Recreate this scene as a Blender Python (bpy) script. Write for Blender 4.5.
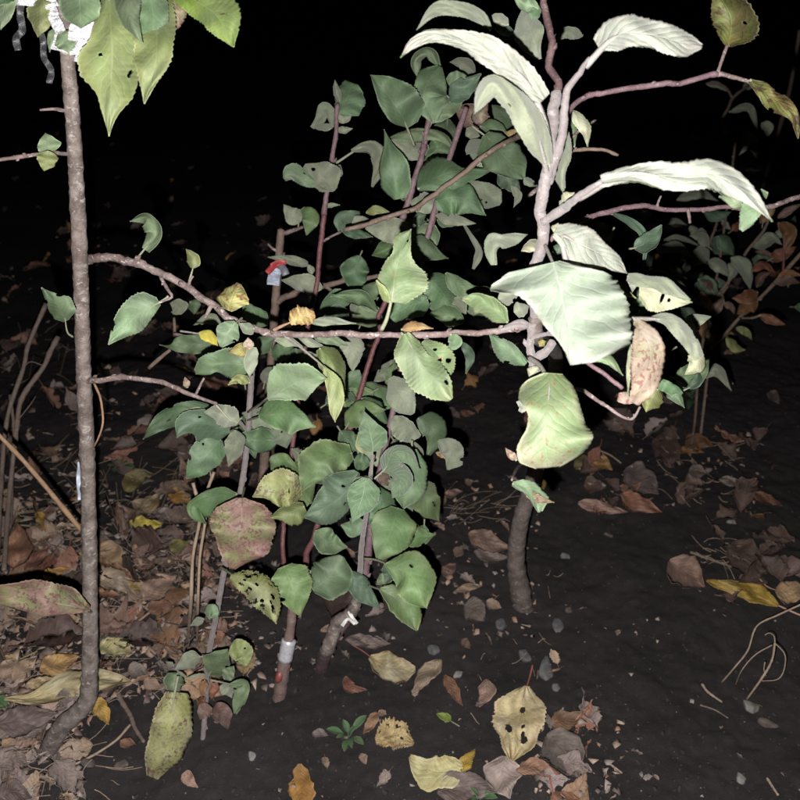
import bpy, math, random
import numpy as np
from mathutils import Vector

random.seed(7)
for o in list(bpy.data.objects):
    bpy.data.objects.remove(o)
scene = bpy.context.scene
C = scene.collection

# ------------------------------------------------------------------ camera
CAM_H, PITCH, FPX = 0.80, math.radians(27.0), 800.0      # height (m), downward tilt, focal length in photo pixels
cam_d = bpy.data.cameras.new('camera')
cam = bpy.data.objects.new('camera', cam_d)
C.objects.link(cam)
cam.location = (0, 0, CAM_H)
cam.rotation_euler = (math.pi / 2 - PITCH, 0, 0)
cam_d.sensor_width = 36.0
cam_d.lens = 36.0 * FPX / 800.0
cam_d.clip_start = 0.02
cam_d.clip_end = 500
cam_d.dof.use_dof = True
cam_d.dof.focus_distance = 0.72
cam_d.dof.aperture_fstop = 13.0
scene.camera = cam
scene.render.resolution_x = scene.render.resolution_y = 1024

# ------------------------------------------------------------------ night sky, added ambient sun lamp, camera flash, exposure
world = bpy.data.worlds.new('World')
scene.world = world
world.use_nodes = True
wn = world.node_tree
sky = wn.nodes.new('ShaderNodeTexSky')
sky.sky_type = 'NISHITA'
sky.sun_disc = False
sky.sun_elevation = math.radians(-8)
sky.sun_rotation = math.radians(200)
bg = wn.nodes['Background']
bg.inputs['Strength'].default_value = 0.05
wn.links.new(sky.outputs['Color'], bg.inputs['Color'])

ambient_sun_d = bpy.data.lights.new('moon', 'SUN')  # dim sun lamp added for faint ambient light, no moon known
ambient_sun_d.energy = 0.004
ambient_sun_d.angle = math.radians(10)
moon = bpy.data.objects.new('moon', ambient_sun_d)
moon.rotation_euler = (math.radians(40), 0, math.radians(30))
C.objects.link(moon)

# the photograph is lit by the phone's own flash, a few centimetres below the lens
fl_d = bpy.data.lights.new('camera_flash', 'POINT')
fl_d.energy = 70
fl_d.color = (1.0, 0.965, 0.93)
fl_d.shadow_soft_size = 0.003
flash = bpy.data.objects.new('camera_flash', fl_d)
flash.location = (-0.014, 0.0, CAM_H - 0.032)
C.objects.link(flash)

vs = scene.view_settings
vs.view_transform = 'Standard'
vs.look = 'None'
vs.exposure = 0.0
vs.gamma = 1.0
vs.use_curve_mapping = False

# ------------------------------------------------------------------ geometry helpers
FWD = np.array([0, math.cos(PITCH), -math.sin(PITCH)])
UPV = np.array([0, math.sin(PITCH), math.cos(PITCH)])
RGT = np.array([1.0, 0, 0])
EYE = np.array([0, 0, CAM_H])


def P(px, py, d):
    """photo pixel + distance along the viewing axis -> point in the garden (metres)"""
    px, py, d = np.broadcast_arrays(np.asarray(px, float), np.asarray(py, float), np.asarray(d, float))
    X = (px - 400) / FPX * d
    Y = (400 - py) / FPX * d
    return EYE + X[..., None] * RGT + Y[..., None] * UPV + d[..., None] * FWD


_rng = np.random.RandomState(3)
_tab = _rng.rand(256, 256)


def vnoise(x, y):
    xi = np.floor(x).astype(int); yi = np.floor(y).astype(int)
    fx = x - xi; fy = y - yi
    fx = fx * fx * (3 - 2 * fx); fy = fy * fy * (3 - 2 * fy)
    a = _tab[xi & 255, yi & 255]; b = _tab[(xi + 1) & 255, yi & 255]
    c = _tab[xi & 255, (yi + 1) & 255]; d = _tab[(xi + 1) & 255, (yi + 1) & 255]
    return (a * (1 - fx) + b * fx) * (1 - fy) + (c * (1 - fx) + d * fx) * fy - 0.5


def gz(x, y):
    """height of the soil"""
    x = np.asarray(x, float); y = np.asarray(y, float)
    h = 0.022 * vnoise(x * 4 + 11, y * 4 + 5) + 0.010 * vnoise(x * 11 + 3, y * 11 + 8)
    h = h + 0.0055 * vnoise(x * 31, y * 31) + 0.0032 * vnoise(x * 83 + 40, y * 83)
    return h


def gzf(x, y):
    return gz(x, y) + 0.0019 * vnoise(x * 210 + 17, y * 210) + 0.0012 * vnoise(x * 430, y * 430 + 9)


def G(px, py, lift=0.0):
    """where the ray through a photo pixel meets the soil, raised by lift"""
    px, py = np.broadcast_arrays(np.asarray(px, float), np.asarray(py, float))
    ray = (px - 400)[..., None] / FPX * RGT + (400 - py)[..., None] / FPX * UPV + FWD
    z = np.zeros(px.shape)
    for _ in range(5):
        s = (z + lift - CAM_H) / ray[..., 2]
        p = EYE + s[..., None] * ray
        z = gz(p[..., 0], p[..., 1])
    s = (z + lift - CAM_H) / ray[..., 2]
    return EYE + s[..., None] * ray


def near(d):
    """nearest twigs pushed back to about half a metre, tempering the flash glare"""
    d = np.asarray(d, float)
    return np.where(d < .62, .48 + (d - .36) * (.14 / .26), d)


def gdepth(px, py):
    p = G(px, py)
    return float((p - EYE) @ FWD)


def spline(pts, n):
    """smooth curve through the points (any dimension), n samples"""
    p = np.asarray(pts, float)
    if len(p) == 2:
        t = np.linspace(0, 1, n)[:, None]
        return p[0] * (1 - t) + p[1] * t
    seg = np.linalg.norm(np.diff(p[:, :2], axis=0), axis=1) ** 0.7 + 1e-6
    k = np.concatenate([[0], np.cumsum(seg)])
    m = np.zeros_like(p)
    m[1:-1] = (p[2:] - p[:-2]) / (k[2:] - k[:-2])[:, None]
    m[0] = (p[1] - p[0]) / (k[1] - k[0]); m[-1] = (p[-1] - p[-2]) / (k[-1] - k[-2])
    u = np.linspace(0, k[-1], n)
    i = np.clip(np.searchsorted(k, u, side='right') - 1, 0, len(p) - 2)
    h = (k[i + 1] - k[i])[:, None]
    s = ((u - k[i]))[:, None] / h
    return ((2 * s**3 - 3 * s**2 + 1) * p[i] + (s**3 - 2 * s**2 + s) * h * m[i]
            + (-2 * s**3 + 3 * s**2) * p[i + 1] + (s**3 - s**2) * h * m[i + 1])


class MB:
    """collects vertices and faces of one mesh"""
    def __init__(self):
        self.v = []; self.f = []; self.m = []; self.uv = []; self.n = 0

    def add(self, verts, faces, mat=0, uv=None):
        verts = np.asarray(verts, float)
        self.v.append(verts)
        for q in faces:
            self.f.append(tuple(int(i) + self.n for i in q)); self.m.append(mat)
        self.uv.append(np.zeros((len(verts), 2)) if uv is None else np.asarray(uv, float))
        self.n += len(verts)

    def tube(self, pts, rad, sides=8, mat=0, cap=True):
        pts = np.asarray(pts, float); n = len(pts)
        rad = np.broadcast_to(np.asarray(rad, float), (n,))
        tan = np.gradient(pts, axis=0)
        tan /= np.linalg.norm(tan, axis=1)[:, None] + 1e-12
        ref = np.array([0.31, 0.11, 0.94]) if abs(tan[0][2]) < 0.8 else np.array([1, 0.2, 0])
        vs_ = []; uvs = []
        s = np.cross(tan[0], ref)
        a = np.linspace(0, 2 * math.pi, sides, endpoint=False)
        for i in range(n):
            s = s - tan[i] * (s @ tan[i]); s /= np.linalg.norm(s) + 1e-12
            b = np.cross(tan[i], s)
            vs_.append(pts[i] + rad[i] * (np.cos(a)[:, None] * s + np.sin(a)[:, None] * b))
            uvs.append(np.stack([np.full(sides, i / max(1, n - 1)), a / 6.283], 1))
        fs = []
        for i in range(n - 1):
            for j in range(sides):
                k = (j + 1) % sides
                fs.append((i * sides + j, i * sides + k, (i + 1) * sides + k, (i + 1) * sides + j))
        vv = np.concatenate(vs_); uu = np.concatenate(uvs)
        if cap:
            e0 = len(vv); vv = np.concatenate([vv, pts[:1], pts[-1:] + tan[-1:] * rad[-1] * 0.5])
            uu = np.concatenate([uu, [[0, 0]], [[1, 0]]])
            for j in range(sides):
                k = (j + 1) % sides
                fs.append((e0, k, j)); fs.append((e0 + 1, (n - 1) * sides + j, (n - 1) * sides + k))
        self.add(vv, fs, mat, uu)

    def build(self, name, mats, parent=None, origin=None, smooth=True):
        v = np.concatenate(self.v)
        o0 = np.zeros(3) if origin is None else np.asarray(origin, float)
        me = bpy.data.meshes.new(name)
        me.from_pydata((v - o0).tolist(), [], self.f)
        for m in (mats if isinstance(mats, (list, tuple)) else [mats]):
            me.materials.append(m)
        me.polygons.foreach_set('material_index', self.m)
        me.polygons.foreach_set('use_smooth', [smooth] * len(self.f))
        uvl = me.uv_layers.new(name='UVMap')
        idx = np.zeros(len(me.loops), dtype=np.int32); me.loops.foreach_get('vertex_index', idx)
        uvl.data.foreach_set('uv', np.concatenate(self.uv)[idx].ravel())
        me.update()
        ob = bpy.data.objects.new(name, me)
        C.objects.link(ob)
        if parent is not None:
            ob.parent = parent
            o0 = o0 - np.array(parent.location)
        ob.location = o0
        return ob


def tag(o, label=None, cat=None, group=None, kind=None):
    if label: o['label'] = label
    if cat: o['category'] = cat
    if group: o['group'] = group
    if kind: o['kind'] = kind
    return o


def thing(name, loc, label, cat, group=None):
    o = bpy.data.objects.new(name, None)
    o.empty_display_size = 0.02
    C.objects.link(o)
    o.location = tuple(loc)
    return tag(o, label, cat, group)


# ------------------------------------------------------------------ materials
def newmat(name):
    m = bpy.data.materials.new(name); m.use_nodes = True
    nt = m.node_tree
    return m, nt, nt.nodes['Principled BSDF']


class N:
    """tiny node-graph helper"""
    def __init__(self, nt): self.nt = nt
    def node(self, t, **kw):
        n = self.nt.nodes.new(t)
        for k, v in kw.items(): setattr(n, k, v)
        return n
    def val(self, x, sock):
        if hasattr(x, 'is_linked') or isinstance(x, bpy.types.NodeSocket): self.nt.links.new(x, sock)
        else: sock.default_value = x
    def math(self, op, a, b=0.0, c=None, clamp=False):
        n = self.node('ShaderNodeMath', operation=op, use_clamp=clamp)
        self.val(a, n.inputs[0]); self.val(b, n.inputs[1])
        if c is not None: self.val(c, n.inputs[2])
        return n.outputs[0]
    def mix(self, f, a, b):
        n = self.node('ShaderNodeMix', data_type='RGBA')
        self.val(f, n.inputs['Factor'])
        self.val(a if not isinstance(a, tuple) else (*a, 1), n.inputs[6])
        self.val(b if not isinstance(b, tuple) else (*b, 1), n.inputs[7])
        return n.outputs[2]
    def noise(self, vec, w, scale, detail=3.0, rough=0.55, dist=0.0):
        n = self.node('ShaderNodeTexNoise', noise_dimensions='4D')
        self.nt.links.new(vec, n.inputs['Vector'])
        self.val(w, n.inputs['W'])
        n.inputs['Scale'].default_value = scale; n.inputs['Detail'].default_value = detail
        n.inputs['Roughness'].default_value = rough; n.inputs['Distortion'].default_value = dist
        return n.outputs['Fac']
    def step(self, x, lo, hi):
        n = self.node('ShaderNodeMapRange', interpolation_type='SMOOTHSTEP')
        self.val(x, n.inputs[0]); n.inputs[1].default_value = lo; n.inputs[2].default_value = hi
        return n.outputs[0]


def leafmat(name, base, base2, vein, vein_amt=0.5, spot=None, spot_amt=0.0, edge=None, edge_amt=0.0,
            rough=0.58, spec=0.30, mott=0.8, bump=0.35, trans=0.12, hue_var=0.2, fuzz=0.0, dust_haze=0.45, spot_scale=150):
    m, nt, bs = newmat(name)
    g = N(nt)
    tc = g.node('ShaderNodeTexCoord'); oi = g.node('ShaderNodeObjectInfo')
    rnd = g.math('MULTIPLY', oi.outputs['Random'], 37.0)
    vec = tc.outputs['Object']
    sp = g.node('ShaderNodeSeparateXYZ'); nt.links.new(tc.outputs['UV'], sp.inputs[0])
    u = sp.outputs[0]
    v = g.math('ABSOLUTE', g.math('MULTIPLY_ADD', sp.outputs[1], 2.0, -1.0))
    wob = g.math('MULTIPLY_ADD', g.noise(vec, rnd, 45, 2), 0.26, -0.13)
    # midrib and side veins (they follow the leaf's own length and width)
    mid = g.math('SUBTRACT', 1.0, g.step(g.math('ADD', v, g.math('MULTIPLY', u, 0.015)), 0.012, 0.055))
    ph = g.math('FRACT', g.math('MULTIPLY', g.math('ADD', g.math('SUBTRACT', u, g.math('MULTIPLY', v, 0.30)), wob), 8.5))
    dv = g.math('ABSOLUTE', g.math('SUBTRACT', ph, 0.5))
    side = g.math('MULTIPLY', g.math('SUBTRACT', 1.0, g.step(dv, 0.02, 0.13)), g.math('SUBTRACT', 1.0, g.step(v, 0.55, 1.0)))
    veins = g.math('MAXIMUM', mid, g.math('MULTIPLY', side, 0.55))
    n1 = g.noise(vec, rnd, 45, 4)
    n2 = g.noise(vec, g.math('ADD', rnd, 5.0), 260, 4, 0.65)
    n3 = g.noise(vec, g.math('ADD', rnd, 9.0), 1100, 2)
    col = g.mix(g.math('MULTIPLY', g.step(n1, 0.38, 0.66), mott), base, base2)
    col = g.mix(g.math('MULTIPLY', g.step(n2, 0.42, 0.72), 0.42), col, tuple(c * 0.55 for c in base))
    if edge:
        ev = g.step(g.math('ADD', v, g.math('MULTIPLY_ADD', n1, 0.9, -0.45)), 0.62, 1.02)
        tipv = g.step(g.math('ADD', u, g.math('MULTIPLY_ADD', n1, 0.5, -0.25)), 0.80, 1.0)
        col = g.mix(g.math('MULTIPLY', g.math('MAXIMUM', ev, tipv), edge_amt), col, edge)
    nv_ = g.noise(vec, g.math('ADD', rnd, 13.0), 30, 2)
    col = g.mix(g.math('MULTIPLY', g.math('MULTIPLY', veins, g.step(nv_, .25, .7)), vein_amt * .95), col, vein)
    haze_film = g.noise(vec, g.math('ADD', rnd, 17.0), 22, 4, .6)
    col = g.mix(g.math('MULTIPLY', g.step(haze_film, .42, .72), dust_haze), col, tuple(.55 * c + .45 * (sum(base) / 3 * 1.9) for c in base))  # dusty mottle that also paints a hazy sheen into the leaf colour
    col = g.mix(g.math('MULTIPLY', g.step(v, .88, .99), .35), col, tuple(min(.5, c * 1.25 + .07) for c in base))      # downy pale margin
    if spot:
        ns = g.noise(vec, g.math('ADD', rnd, 21.0), spot_scale, 3, 0.55, 0.4)
        msk = g.noise(vec, g.math('ADD', rnd, 2.0), 28, 2)
        lo = 0.74 - 0.30 * spot_amt
        s = g.math('MULTIPLY', g.step(ns, lo, lo + 0.07), g.step(msk, 0.36, 0.56))
        col = g.mix(g.math('MULTIPLY', s, 0.9), col, spot)
    hs = g.node('ShaderNodeHueSaturation')
    nt.links.new(col, hs.inputs['Color'])
    hs.inputs['Hue'].default_value = 0.5
    g.val(g.math('MULTIPLY_ADD', oi.outputs['Random'], 0.035, 0.4825), hs.inputs['Hue'])
    g.val(g.math('MULTIPLY_ADD', g.math('FRACT', g.math('MULTIPLY', oi.outputs['Random'], 7.13)), hue_var * 2, 1.0 - hue_var), hs.inputs['Value'])
    col = hs.outputs['Color']
    nt.links.new(col, bs.inputs['Base Color'])
    g.val(g.math('ADD', g.math('MULTIPLY_ADD', n2, 0.3, rough - 0.22), g.math('MULTIPLY', haze_film, 0.2)), bs.inputs['Roughness'])
    bs.inputs['Specular IOR Level'].default_value = spec
    if fuzz:
        bs.inputs['Sheen Weight'].default_value = fuzz
        bs.inputs['Sheen Roughness'].default_value = 0.5
    h = g.math('ADD', g.math('MULTIPLY', veins, -0.45), g.math('ADD', g.math('MULTIPLY', n2, 0.5), g.math('MULTIPLY', n3, 0.18)))
    pil = g.math('MULTIPLY', dv, -1.2)       # tissue quilts between the side veins
    h = g.math('ADD', h, g.math('MULTIPLY', pil, -0.5))
    bp = g.node('ShaderNodeBump'); bp.inputs['Strength'].default_value = bump * .8; bp.inputs['Distance'].default_value = 0.0010
    nt.links.new(h, bp.inputs['Height']); nt.links.new(bp.outputs['Normal'], bs.inputs['Normal'])
    tr = g.node('ShaderNodeBsdfTranslucent'); nt.links.new(col, tr.inputs['Color'])
    mx = g.node('ShaderNodeMixShader'); mx.inputs[0].default_value = trans
    nt.links.new(bs.outputs[0], mx.inputs[1]); nt.links.new(tr.outputs[0], mx.inputs[2])
    nt.links.new(mx.outputs[0], nt.nodes['Material Output'].inputs['Surface'])
    return m


LM = {
    'g':   leafmat('leaf_green', (.072, .118, .060), (.092, .140, .072), (.14, .19, .12), .45, spot=(.14, .12, .06), spot_amt=.15),
    'd':   leafmat('leaf_deep_green', (.060, .096, .060), (.076, .114, .072), (.13, .165, .12), .5),
    'b':   leafmat('leaf_fresh_green', (.092, .152, .062), (.116, .176, .076), (.16, .215, .11), .4, edge=(.17, .17, .08), edge_amt=.35),
    'gl':  leafmat('leaf_pale_green', (.110, .158, .085), (.135, .180, .108), (.18, .22, .15), .5, spot=(.16, .12, .07), spot_amt=.2, rough=.6),
    'gw':  leafmat('leaf_young_downy', (.092, .158, .082), (.120, .190, .108), (.22, .29, .20), .9, rough=.7, bump=.8, fuzz=.3),
    'u':   leafmat('leaf_underside', (.142, .163, .110), (.168, .185, .134), (.22, .22, .18), .5, rough=.75, spec=.2, fuzz=.2, spot=(.13, .11, .07), spot_amt=.12),
    'w':   leafmat('leaf_underside_silvery', (.200, .218, .178), (.240, .250, .214), (.29, .295, .26), 1.0, rough=.75, spec=.15, fuzz=.1, bump=1.1, spot=(.15, .16, .12), spot_amt=.3, edge=(.32, .28, .25), edge_amt=.6, hue_var=.05),  # brighter copy of the plain underside, flash glare painted into its colour
    'wg':  leafmat('leaf_broad_pale_green', (.128, .158, .112), (.160, .186, .146), (.21, .23, .19), .8, bump=.8, rough=.7, spec=.25, edge=(.24, .255, .21), edge_amt=.8, hue_var=.04),
    'wsp': leafmat('leaf_pale_rust_specked', (.105, .158, .070), (.150, .188, .105), (.18, .225, .13), .6, spot=(.15, .092, .05), spot_amt=.55, spot_scale=300, mott=1.0, edge=(.23, .19, .15), edge_amt=.5, rough=.55, spec=.3, bump=.7, hue_var=.04),
    'yg':  leafmat('leaf_yellow_green', (.142, .168, .064), (.175, .192, .084), (.24, .26, .14), .5, spot=(.15, .10, .045), spot_amt=.25, edge=(.21, .20, .08), edge_amt=.4),
    'y':   leafmat('leaf_yellow', (.36, .29, .055), (.30, .26, .07), (.40, .34, .14), .4, spot=(.20, .10, .03), spot_amt=.3),
    'yb':  leafmat('leaf_lime', (.150, .215, .042), (.190, .245, .060), (.24, .29, .11), .5, spot=(.08, .045, .03), spot_amt=.3),
    'gsp': leafmat('leaf_green_specked', (.105, .152, .072), (.128, .172, .088), (.19, .22, .14), .6, spot=(.20, .13, .055), spot_amt=.33, edge=(.175, .185, .098), edge_amt=.5, hue_var=.05),
    'ygs': leafmat('leaf_yellow_green_purple_spots', (.215, .232, .088), (.250, .255, .110), (.25, .27, .15), .5, spot=(.115, .066, .062), spot_amt=.75, edge=(.18, .13, .10), edge_amt=.5, hue_var=.04, spot_scale=280, bump=.6),
    'rs':  leafmat('leaf_red_mottled', (.150, .165, .072), (.165, .088, .082), (.21, .18, .13), .5, spot=(.105, .050, .050), spot_amt=.75, edge=(.150, .070, .070), edge_amt=.8, mott=.95, hue_var=.04, spot_scale=330, dust_haze=.2, bump=.7),
    'pk':  leafmat('leaf_pink_mottled', (.235, .170, .140), (.205, .195, .115), (.26, .22, .19), .5, spot=(.145, .066, .055), spot_amt=.7, spot_scale=300, edge=(.20, .11, .098), edge_amt=.6, mott=.9, hue_var=.05),
    'ysp': leafmat('leaf_yellow_browned', (.27, .25, .075), (.24, .24, .10), (.36, .33, .15), .4, spot=(.13, .06, .028), spot_amt=.65, edge=(.18, .095, .045), edge_amt=.7, bump=.8),
    'o':   leafmat('leaf_orange', (.150, .066, .032), (.120, .056, .032), (.17, .09, .05), .4, spot=(.09, .04, .02), spot_amt=.45),
    'oy':  leafmat('leaf_orange_yellow', (.26, .190, .085), (.19, .110, .05), (.28, .21, .12), .4, spot=(.14, .055, .025), spot_amt=.6, edge=(.18, .075, .035), edge_amt=.7, bump=.7),
    'osp': leafmat('leaf_olive_browned', (.098, .105, .026), (.105, .060, .030), (.16, .15, .06), .5, spot=(.048, .026, .018), spot_amt=.6, edge=(.072, .031, .022), edge_amt=.9, mott=.9, bump=.8, hue_var=.05),
    'cr':  leafmat('leaf_cream', (.225, .225, .145), (.26, .255, .18), (.27, .27, .2), .4, spot=(.15, .10, .06), spot_amt=.25, rough=.6, hue_var=.06),
    'br':  leafmat('leaf_brown', (.120, .075, .058), (.150, .098, .078), (.17, .12, .10), .4, bump=.8),
    # fallen
    'f_tan':   leafmat('fallen_tan', (.31, .225, .125), (.245, .160, .085), (.33, .25, .15), .5, spot=(.070, .038, .025), spot_amt=.48, edge=(.175, .095, .05), edge_amt=.6, bump=1.0, spot_scale=260, trans=.05),
    'f_yel':   leafmat('fallen_yellow', (.37, .325, .180), (.32, .27, .13), (.40, .36, .22), .5, spot=(.13, .075, .035), spot_amt=.38, edge=(.20, .125, .06), edge_amt=.5, bump=1.0, spot_scale=260, trans=.05),
    'f_gold':  leafmat('fallen_golden', (.36, .28, .045), (.30, .225, .045), (.38, .31, .09), .4, spot=(.14, .075, .025), spot_amt=.35, edge=(.21, .12, .04), edge_amt=.45, bump=1.0, spot_scale=260, trans=.05),
    'f_amber': leafmat('fallen_amber', (.30, .180, .045), (.225, .118, .04), (.32, .21, .08), .4, spot=(.10, .05, .025), spot_amt=.4, bump=1.0, spot_scale=260, trans=.05),
    'f_brown': leafmat('fallen_brown', (.165, .105, .078), (.210, .140, .106), (.22, .15, .115), .35, spot=(.060, .036, .028), spot_amt=.35, bump=1.0, spot_scale=260, trans=.04, hue_var=.38),
    'f_pale':  leafmat('fallen_pale_brown', (.260, .180, .134), (.215, .142, .106), (.29, .21, .16), .35, spot=(.08, .05, .04), spot_amt=.35, bump=1.0, spot_scale=260, trans=.04, hue_var=.3),
    'f_mauve': leafmat('fallen_grey_brown', (.160, .124, .111), (.195, .154, .139), (.21, .17, .155), .35, spot=(.065, .046, .042), spot_amt=.35, bump=1.0, spot_scale=260, trans=.03, hue_var=.35),
    'f_rust':  leafmat('fallen_rust', (.185, .094, .058), (.155, .080, .054), (.22, .12, .08), .35, spot=(.06, .032, .022), spot_amt=.4, bump=1.0, spot_scale=260, trans=.04, hue_var=.35),
    'f_olive': leafmat('fallen_olive', (.165, .150, .050), (.135, .105, .045), (.20, .18, .08), .5, spot=(.06, .038, .024), spot_amt=.45, bump=1.0, spot_scale=260, trans=.04),
    'f_dark':  leafmat('fallen_dark_brown', (.070, .045, .037), (.092, .060, .050), (.10, .07, .06), .35, bump=.7, trans=.02, hue_var=.35),
}
UNDER = {'u': 'g', 'w': 'g', 'cr': 'g', 'g': 'u', 'd': 'u', 'b': 'u', 'gl': 'u', 'gw': 'u', 'wg': 'u', 'wsp': 'u', 'gsp': 'u'}


def barkmat(name, base, base2, scar, scale=1.0, rough=.75, ring=.5, fuzz=0.0):
    m, nt, bs = newmat(name)
    g = N(nt)
    tc = g.node('ShaderNodeTexCoord'); oi = g.node('ShaderNodeObjectInfo')
    vec = tc.outputs['Object']; rnd = g.math('MULTIPLY', oi.outputs['Random'], 31.0)
    mp = g.node('ShaderNodeMapping'); mp.inputs['Scale'].default_value = (1, 1, 1.5)
    nt.links.new(vec, mp.inputs[0])
    n1 = g.noise(vec, rnd, 85 * scale, 5, .65); n2 = g.noise(mp.outputs[0], rnd, 150 * scale, 4, .65, .5)
    n3 = g.noise(vec, g.math('ADD', rnd, 4.), 700 * scale, 2)
    col = g.mix(g.step(n1, .36, .66), base, base2)
    col = g.mix(g.math('MULTIPLY', g.step(n2, .55, .66), ring), col, scar)
    col = g.mix(g.math('MULTIPLY', g.step(n3, .5, .8), .35), col, tuple(c * .5 for c in base))
    nt.links.new(col, bs.inputs['Base Color'])
    bs.inputs['Roughness'].default_value = rough
    bs.inputs['Specular IOR Level'].default_value = .3
    if fuzz: bs.inputs['Sheen Weight'].default_value = fuzz
    h = g.math('ADD', g.math('MULTIPLY', n2, .7), g.math('MULTIPLY', n3, .3))
    bp = g.node('ShaderNodeBump'); bp.inputs['Strength'].default_value = .7; bp.inputs['Distance'].default_value = .0018
    nt.links.new(h, bp.inputs['Height']); nt.links.new(bp.outputs['Normal'], bs.inputs['Normal'])
    return m


BK = {
    'grey':  barkmat('bark_grey', (.066, .051, .045), (.155, .130, .120), (.25, .225, .215), ring=.8),
    'twig':  barkmat('bark_twig', (.085, .057, .054), (.175, .138, .131), (.33, .29, .28), 1.3, ring=.9),
    'lilac': barkmat('bark_downy_lilac', (.115, .098, .098), (.150, .130, .128), (.21, .19, .19), 1.2, fuzz=.3, ring=.5),
    'downy': barkmat('bark_downy_pale', (.120, .102, .103), (.165, .145, .144), (.24, .22, .215), 1.2, fuzz=.15, ring=.7),
    'purple': barkmat('bark_purple', (.095, .058, .066), (.135, .088, .098), (.20, .15, .155), 1.4, rough=.6, ring=.45),
    'red':   barkmat('bark_red', (.082, .030, .034), (.110, .046, .048), (.16, .09, .086), 1.4, rough=.5, ring=.35),
    'foot':  barkmat('bark_red_brown', (.110, .072, .066), (.150, .105, .098), (.21, .16, .15), 1.2, ring=.5),
    'brown': barkmat('bark_brown', (.100, .070, .055), (.135, .098, .08), (.20, .16, .14), ring=.5),
    'straw': barkmat('dry_straw', (.26, .20, .15), (.20, .145, .105), (.33, .27, .21), 1.5, ring=.3),
    'plum':  barkmat('bark_plum_brown', (.060, .034, .036), (.090, .056, .057), (.16, .12, .12), 1.4, ring=.6),
    'trunk': barkmat('bark_trunk_dull', (.070, .056, .050), (.125, .104, .096), (.20, .175, .165), ring=.8),
    'stick': barkmat('dry_stick', (.20, .125, .075), (.15, .09, .055), (.27, .19, .13), 1.2, ring=.4),
    'dead':  barkmat('dead_stalk', (.10, .075, .062), (.13, .10, .085), (.18, .15, .13), 1.2, ring=.4),
}
PET = {k: barkmat('petiole_' + k, c, c2, c3, 1.5, rough=.55, ring=.2) for k, c, c2, c3 in (
    ('p', (.165, .178, .118), (.19, .185, .14), (.21, .21, .17)),
    ('pw', (.19, .178, .164), (.22, .205, .19), (.25, .235, .22)),
    ('pr', (.26, .085, .07), (.22, .07, .06), (.3, .15, .12)),
    ('pt', (.42, .27, .18), (.36, .22, .15), (.45, .32, .22)))}


def flatmat(name, col, rough=.6, metal=0.0, nscale=300, var=.25, bump=.2):
    m, nt, bs = newmat(name); g = N(nt)
    tc = g.node('ShaderNodeTexCoord')
    n1 = g.noise(tc.outputs['Object'], 0.0, nscale, 4)
    c = g.mix(g.step(n1, .35, .7), col, tuple(x * (1 - var) for x in col))
    nt.links.new(c, bs.inputs['Base Color'])
    bs.inputs['Roughness'].default_value = rough; bs.inputs['Metallic'].default_value = metal
    bp = g.node('ShaderNodeBump'); bp.inputs['Strength'].default_value = bump; bp.inputs['Distance'].default_value = .001
    nt.links.new(n1, bp.inputs['Height']); nt.links.new(bp.outputs['Normal'], bs.inputs['Normal'])
    return m


def soilmat():
    m, nt, bs = newmat('soil_dark'); g = N(nt)
    tc = g.node('ShaderNodeTexCoord'); v = tc.outputs['Object']
    n1 = g.noise(v, 0.0, 5, 5, .6); n2 = g.noise(v, 3.0, 60, 5, .7); n3 = g.noise(v, 7.0, 420, 3, .6)
    c = g.mix(g.step(n1, .36, .64), (.0148, .0130, .0136), (.0215, .0185, .0190))
    c = g.mix(g.math('MULTIPLY', g.step(n2, .48, .72), .6), c, (.033, .028, .028))
    c = g.mix(g.math('MULTIPLY', g.step(n3, .62, .74), .55), c, (.058, .050, .048))
    c = g.mix(g.math('MULTIPLY', g.step(n2, .30, .40), -.5), c, (.012, .010, .010)) if False else c
    nt.links.new(c, bs.inputs['Base Color'])
    bs.inputs['Roughness'].default_value = .93; bs.inputs['Specular IOR Level'].default_value = .18
    h = g.math('ADD', g.math('MULTIPLY', n2, .6), g.math('MULTIPLY', n3, .4))
    bp = g.node('ShaderNodeBump'); bp.inputs['Strength'].default_value = .6; bp.inputs['Distance'].default_value = .003
    nt.links.new(h, bp.inputs['Height']); nt.links.new(bp.outputs['Normal'], bs.inputs['Normal'])
    return m


SOIL = soilmat()
CRUMB = flatmat('soil_crumb', (.0205, .0175, .0178), .95, nscale=200)
GRIT = flatmat('pale_grit', (.15, .138, .128), .8, nscale=500)
STONE = flatmat('grey_stone', (.088, .086, .090), .8, nscale=120, var=.4, bump=.5)
STONEP = flatmat('pale_stone', (.165, .155, .147), .8, nscale=120, var=.4, bump=.5)
STONEB = flatmat('brown_stone', (.085, .064, .056), .85, nscale=120, var=.4, bump=.5)
FOIL = flatmat('silver_foil', (.70, .70, .72), .35, .25, nscale=500, var=.12, bump=.5)
FOILD = flatmat('silver_foil_strip', (.45, .45, .47), .25, .6, nscale=500, var=.12, bump=.5)
SILVER = flatmat('silver_label', (.46, .46, .50), .35, .3, nscale=250, var=.25)
WHITE = flatmat('white_plastic', (.55, .54, .52), .5, nscale=200)
BLUEW = flatmat('pale_blue_plastic', (.33, .36, .44), .5, nscale=200)
GREYP = flatmat('grey_plastic', (.12, .125, .15), .5, nscale=200)
REDP = flatmat('red_plastic', (.20, .050, .050), .5, nscale=200)
REDT = flatmat('red_tape', (.30, .040, .045), .5, nscale=200)
WEED = leafmat('weed_green', (.055, .105, .045), (.075, .13, .06), (.12, .17, .09), .4)

# ------------------------------------------------------------------ the ground
def axis(lo, hi, step, far, grow):
    a = list(np.arange(lo, hi + 1e-9, step)); s = step; x = hi
    while x < far:
        s *= grow; x += s; a.append(x)
    s = step; x = lo
    while x > -far:
        s *= grow; x -= s; a.insert(0, x)
    return np.array(a)


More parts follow.
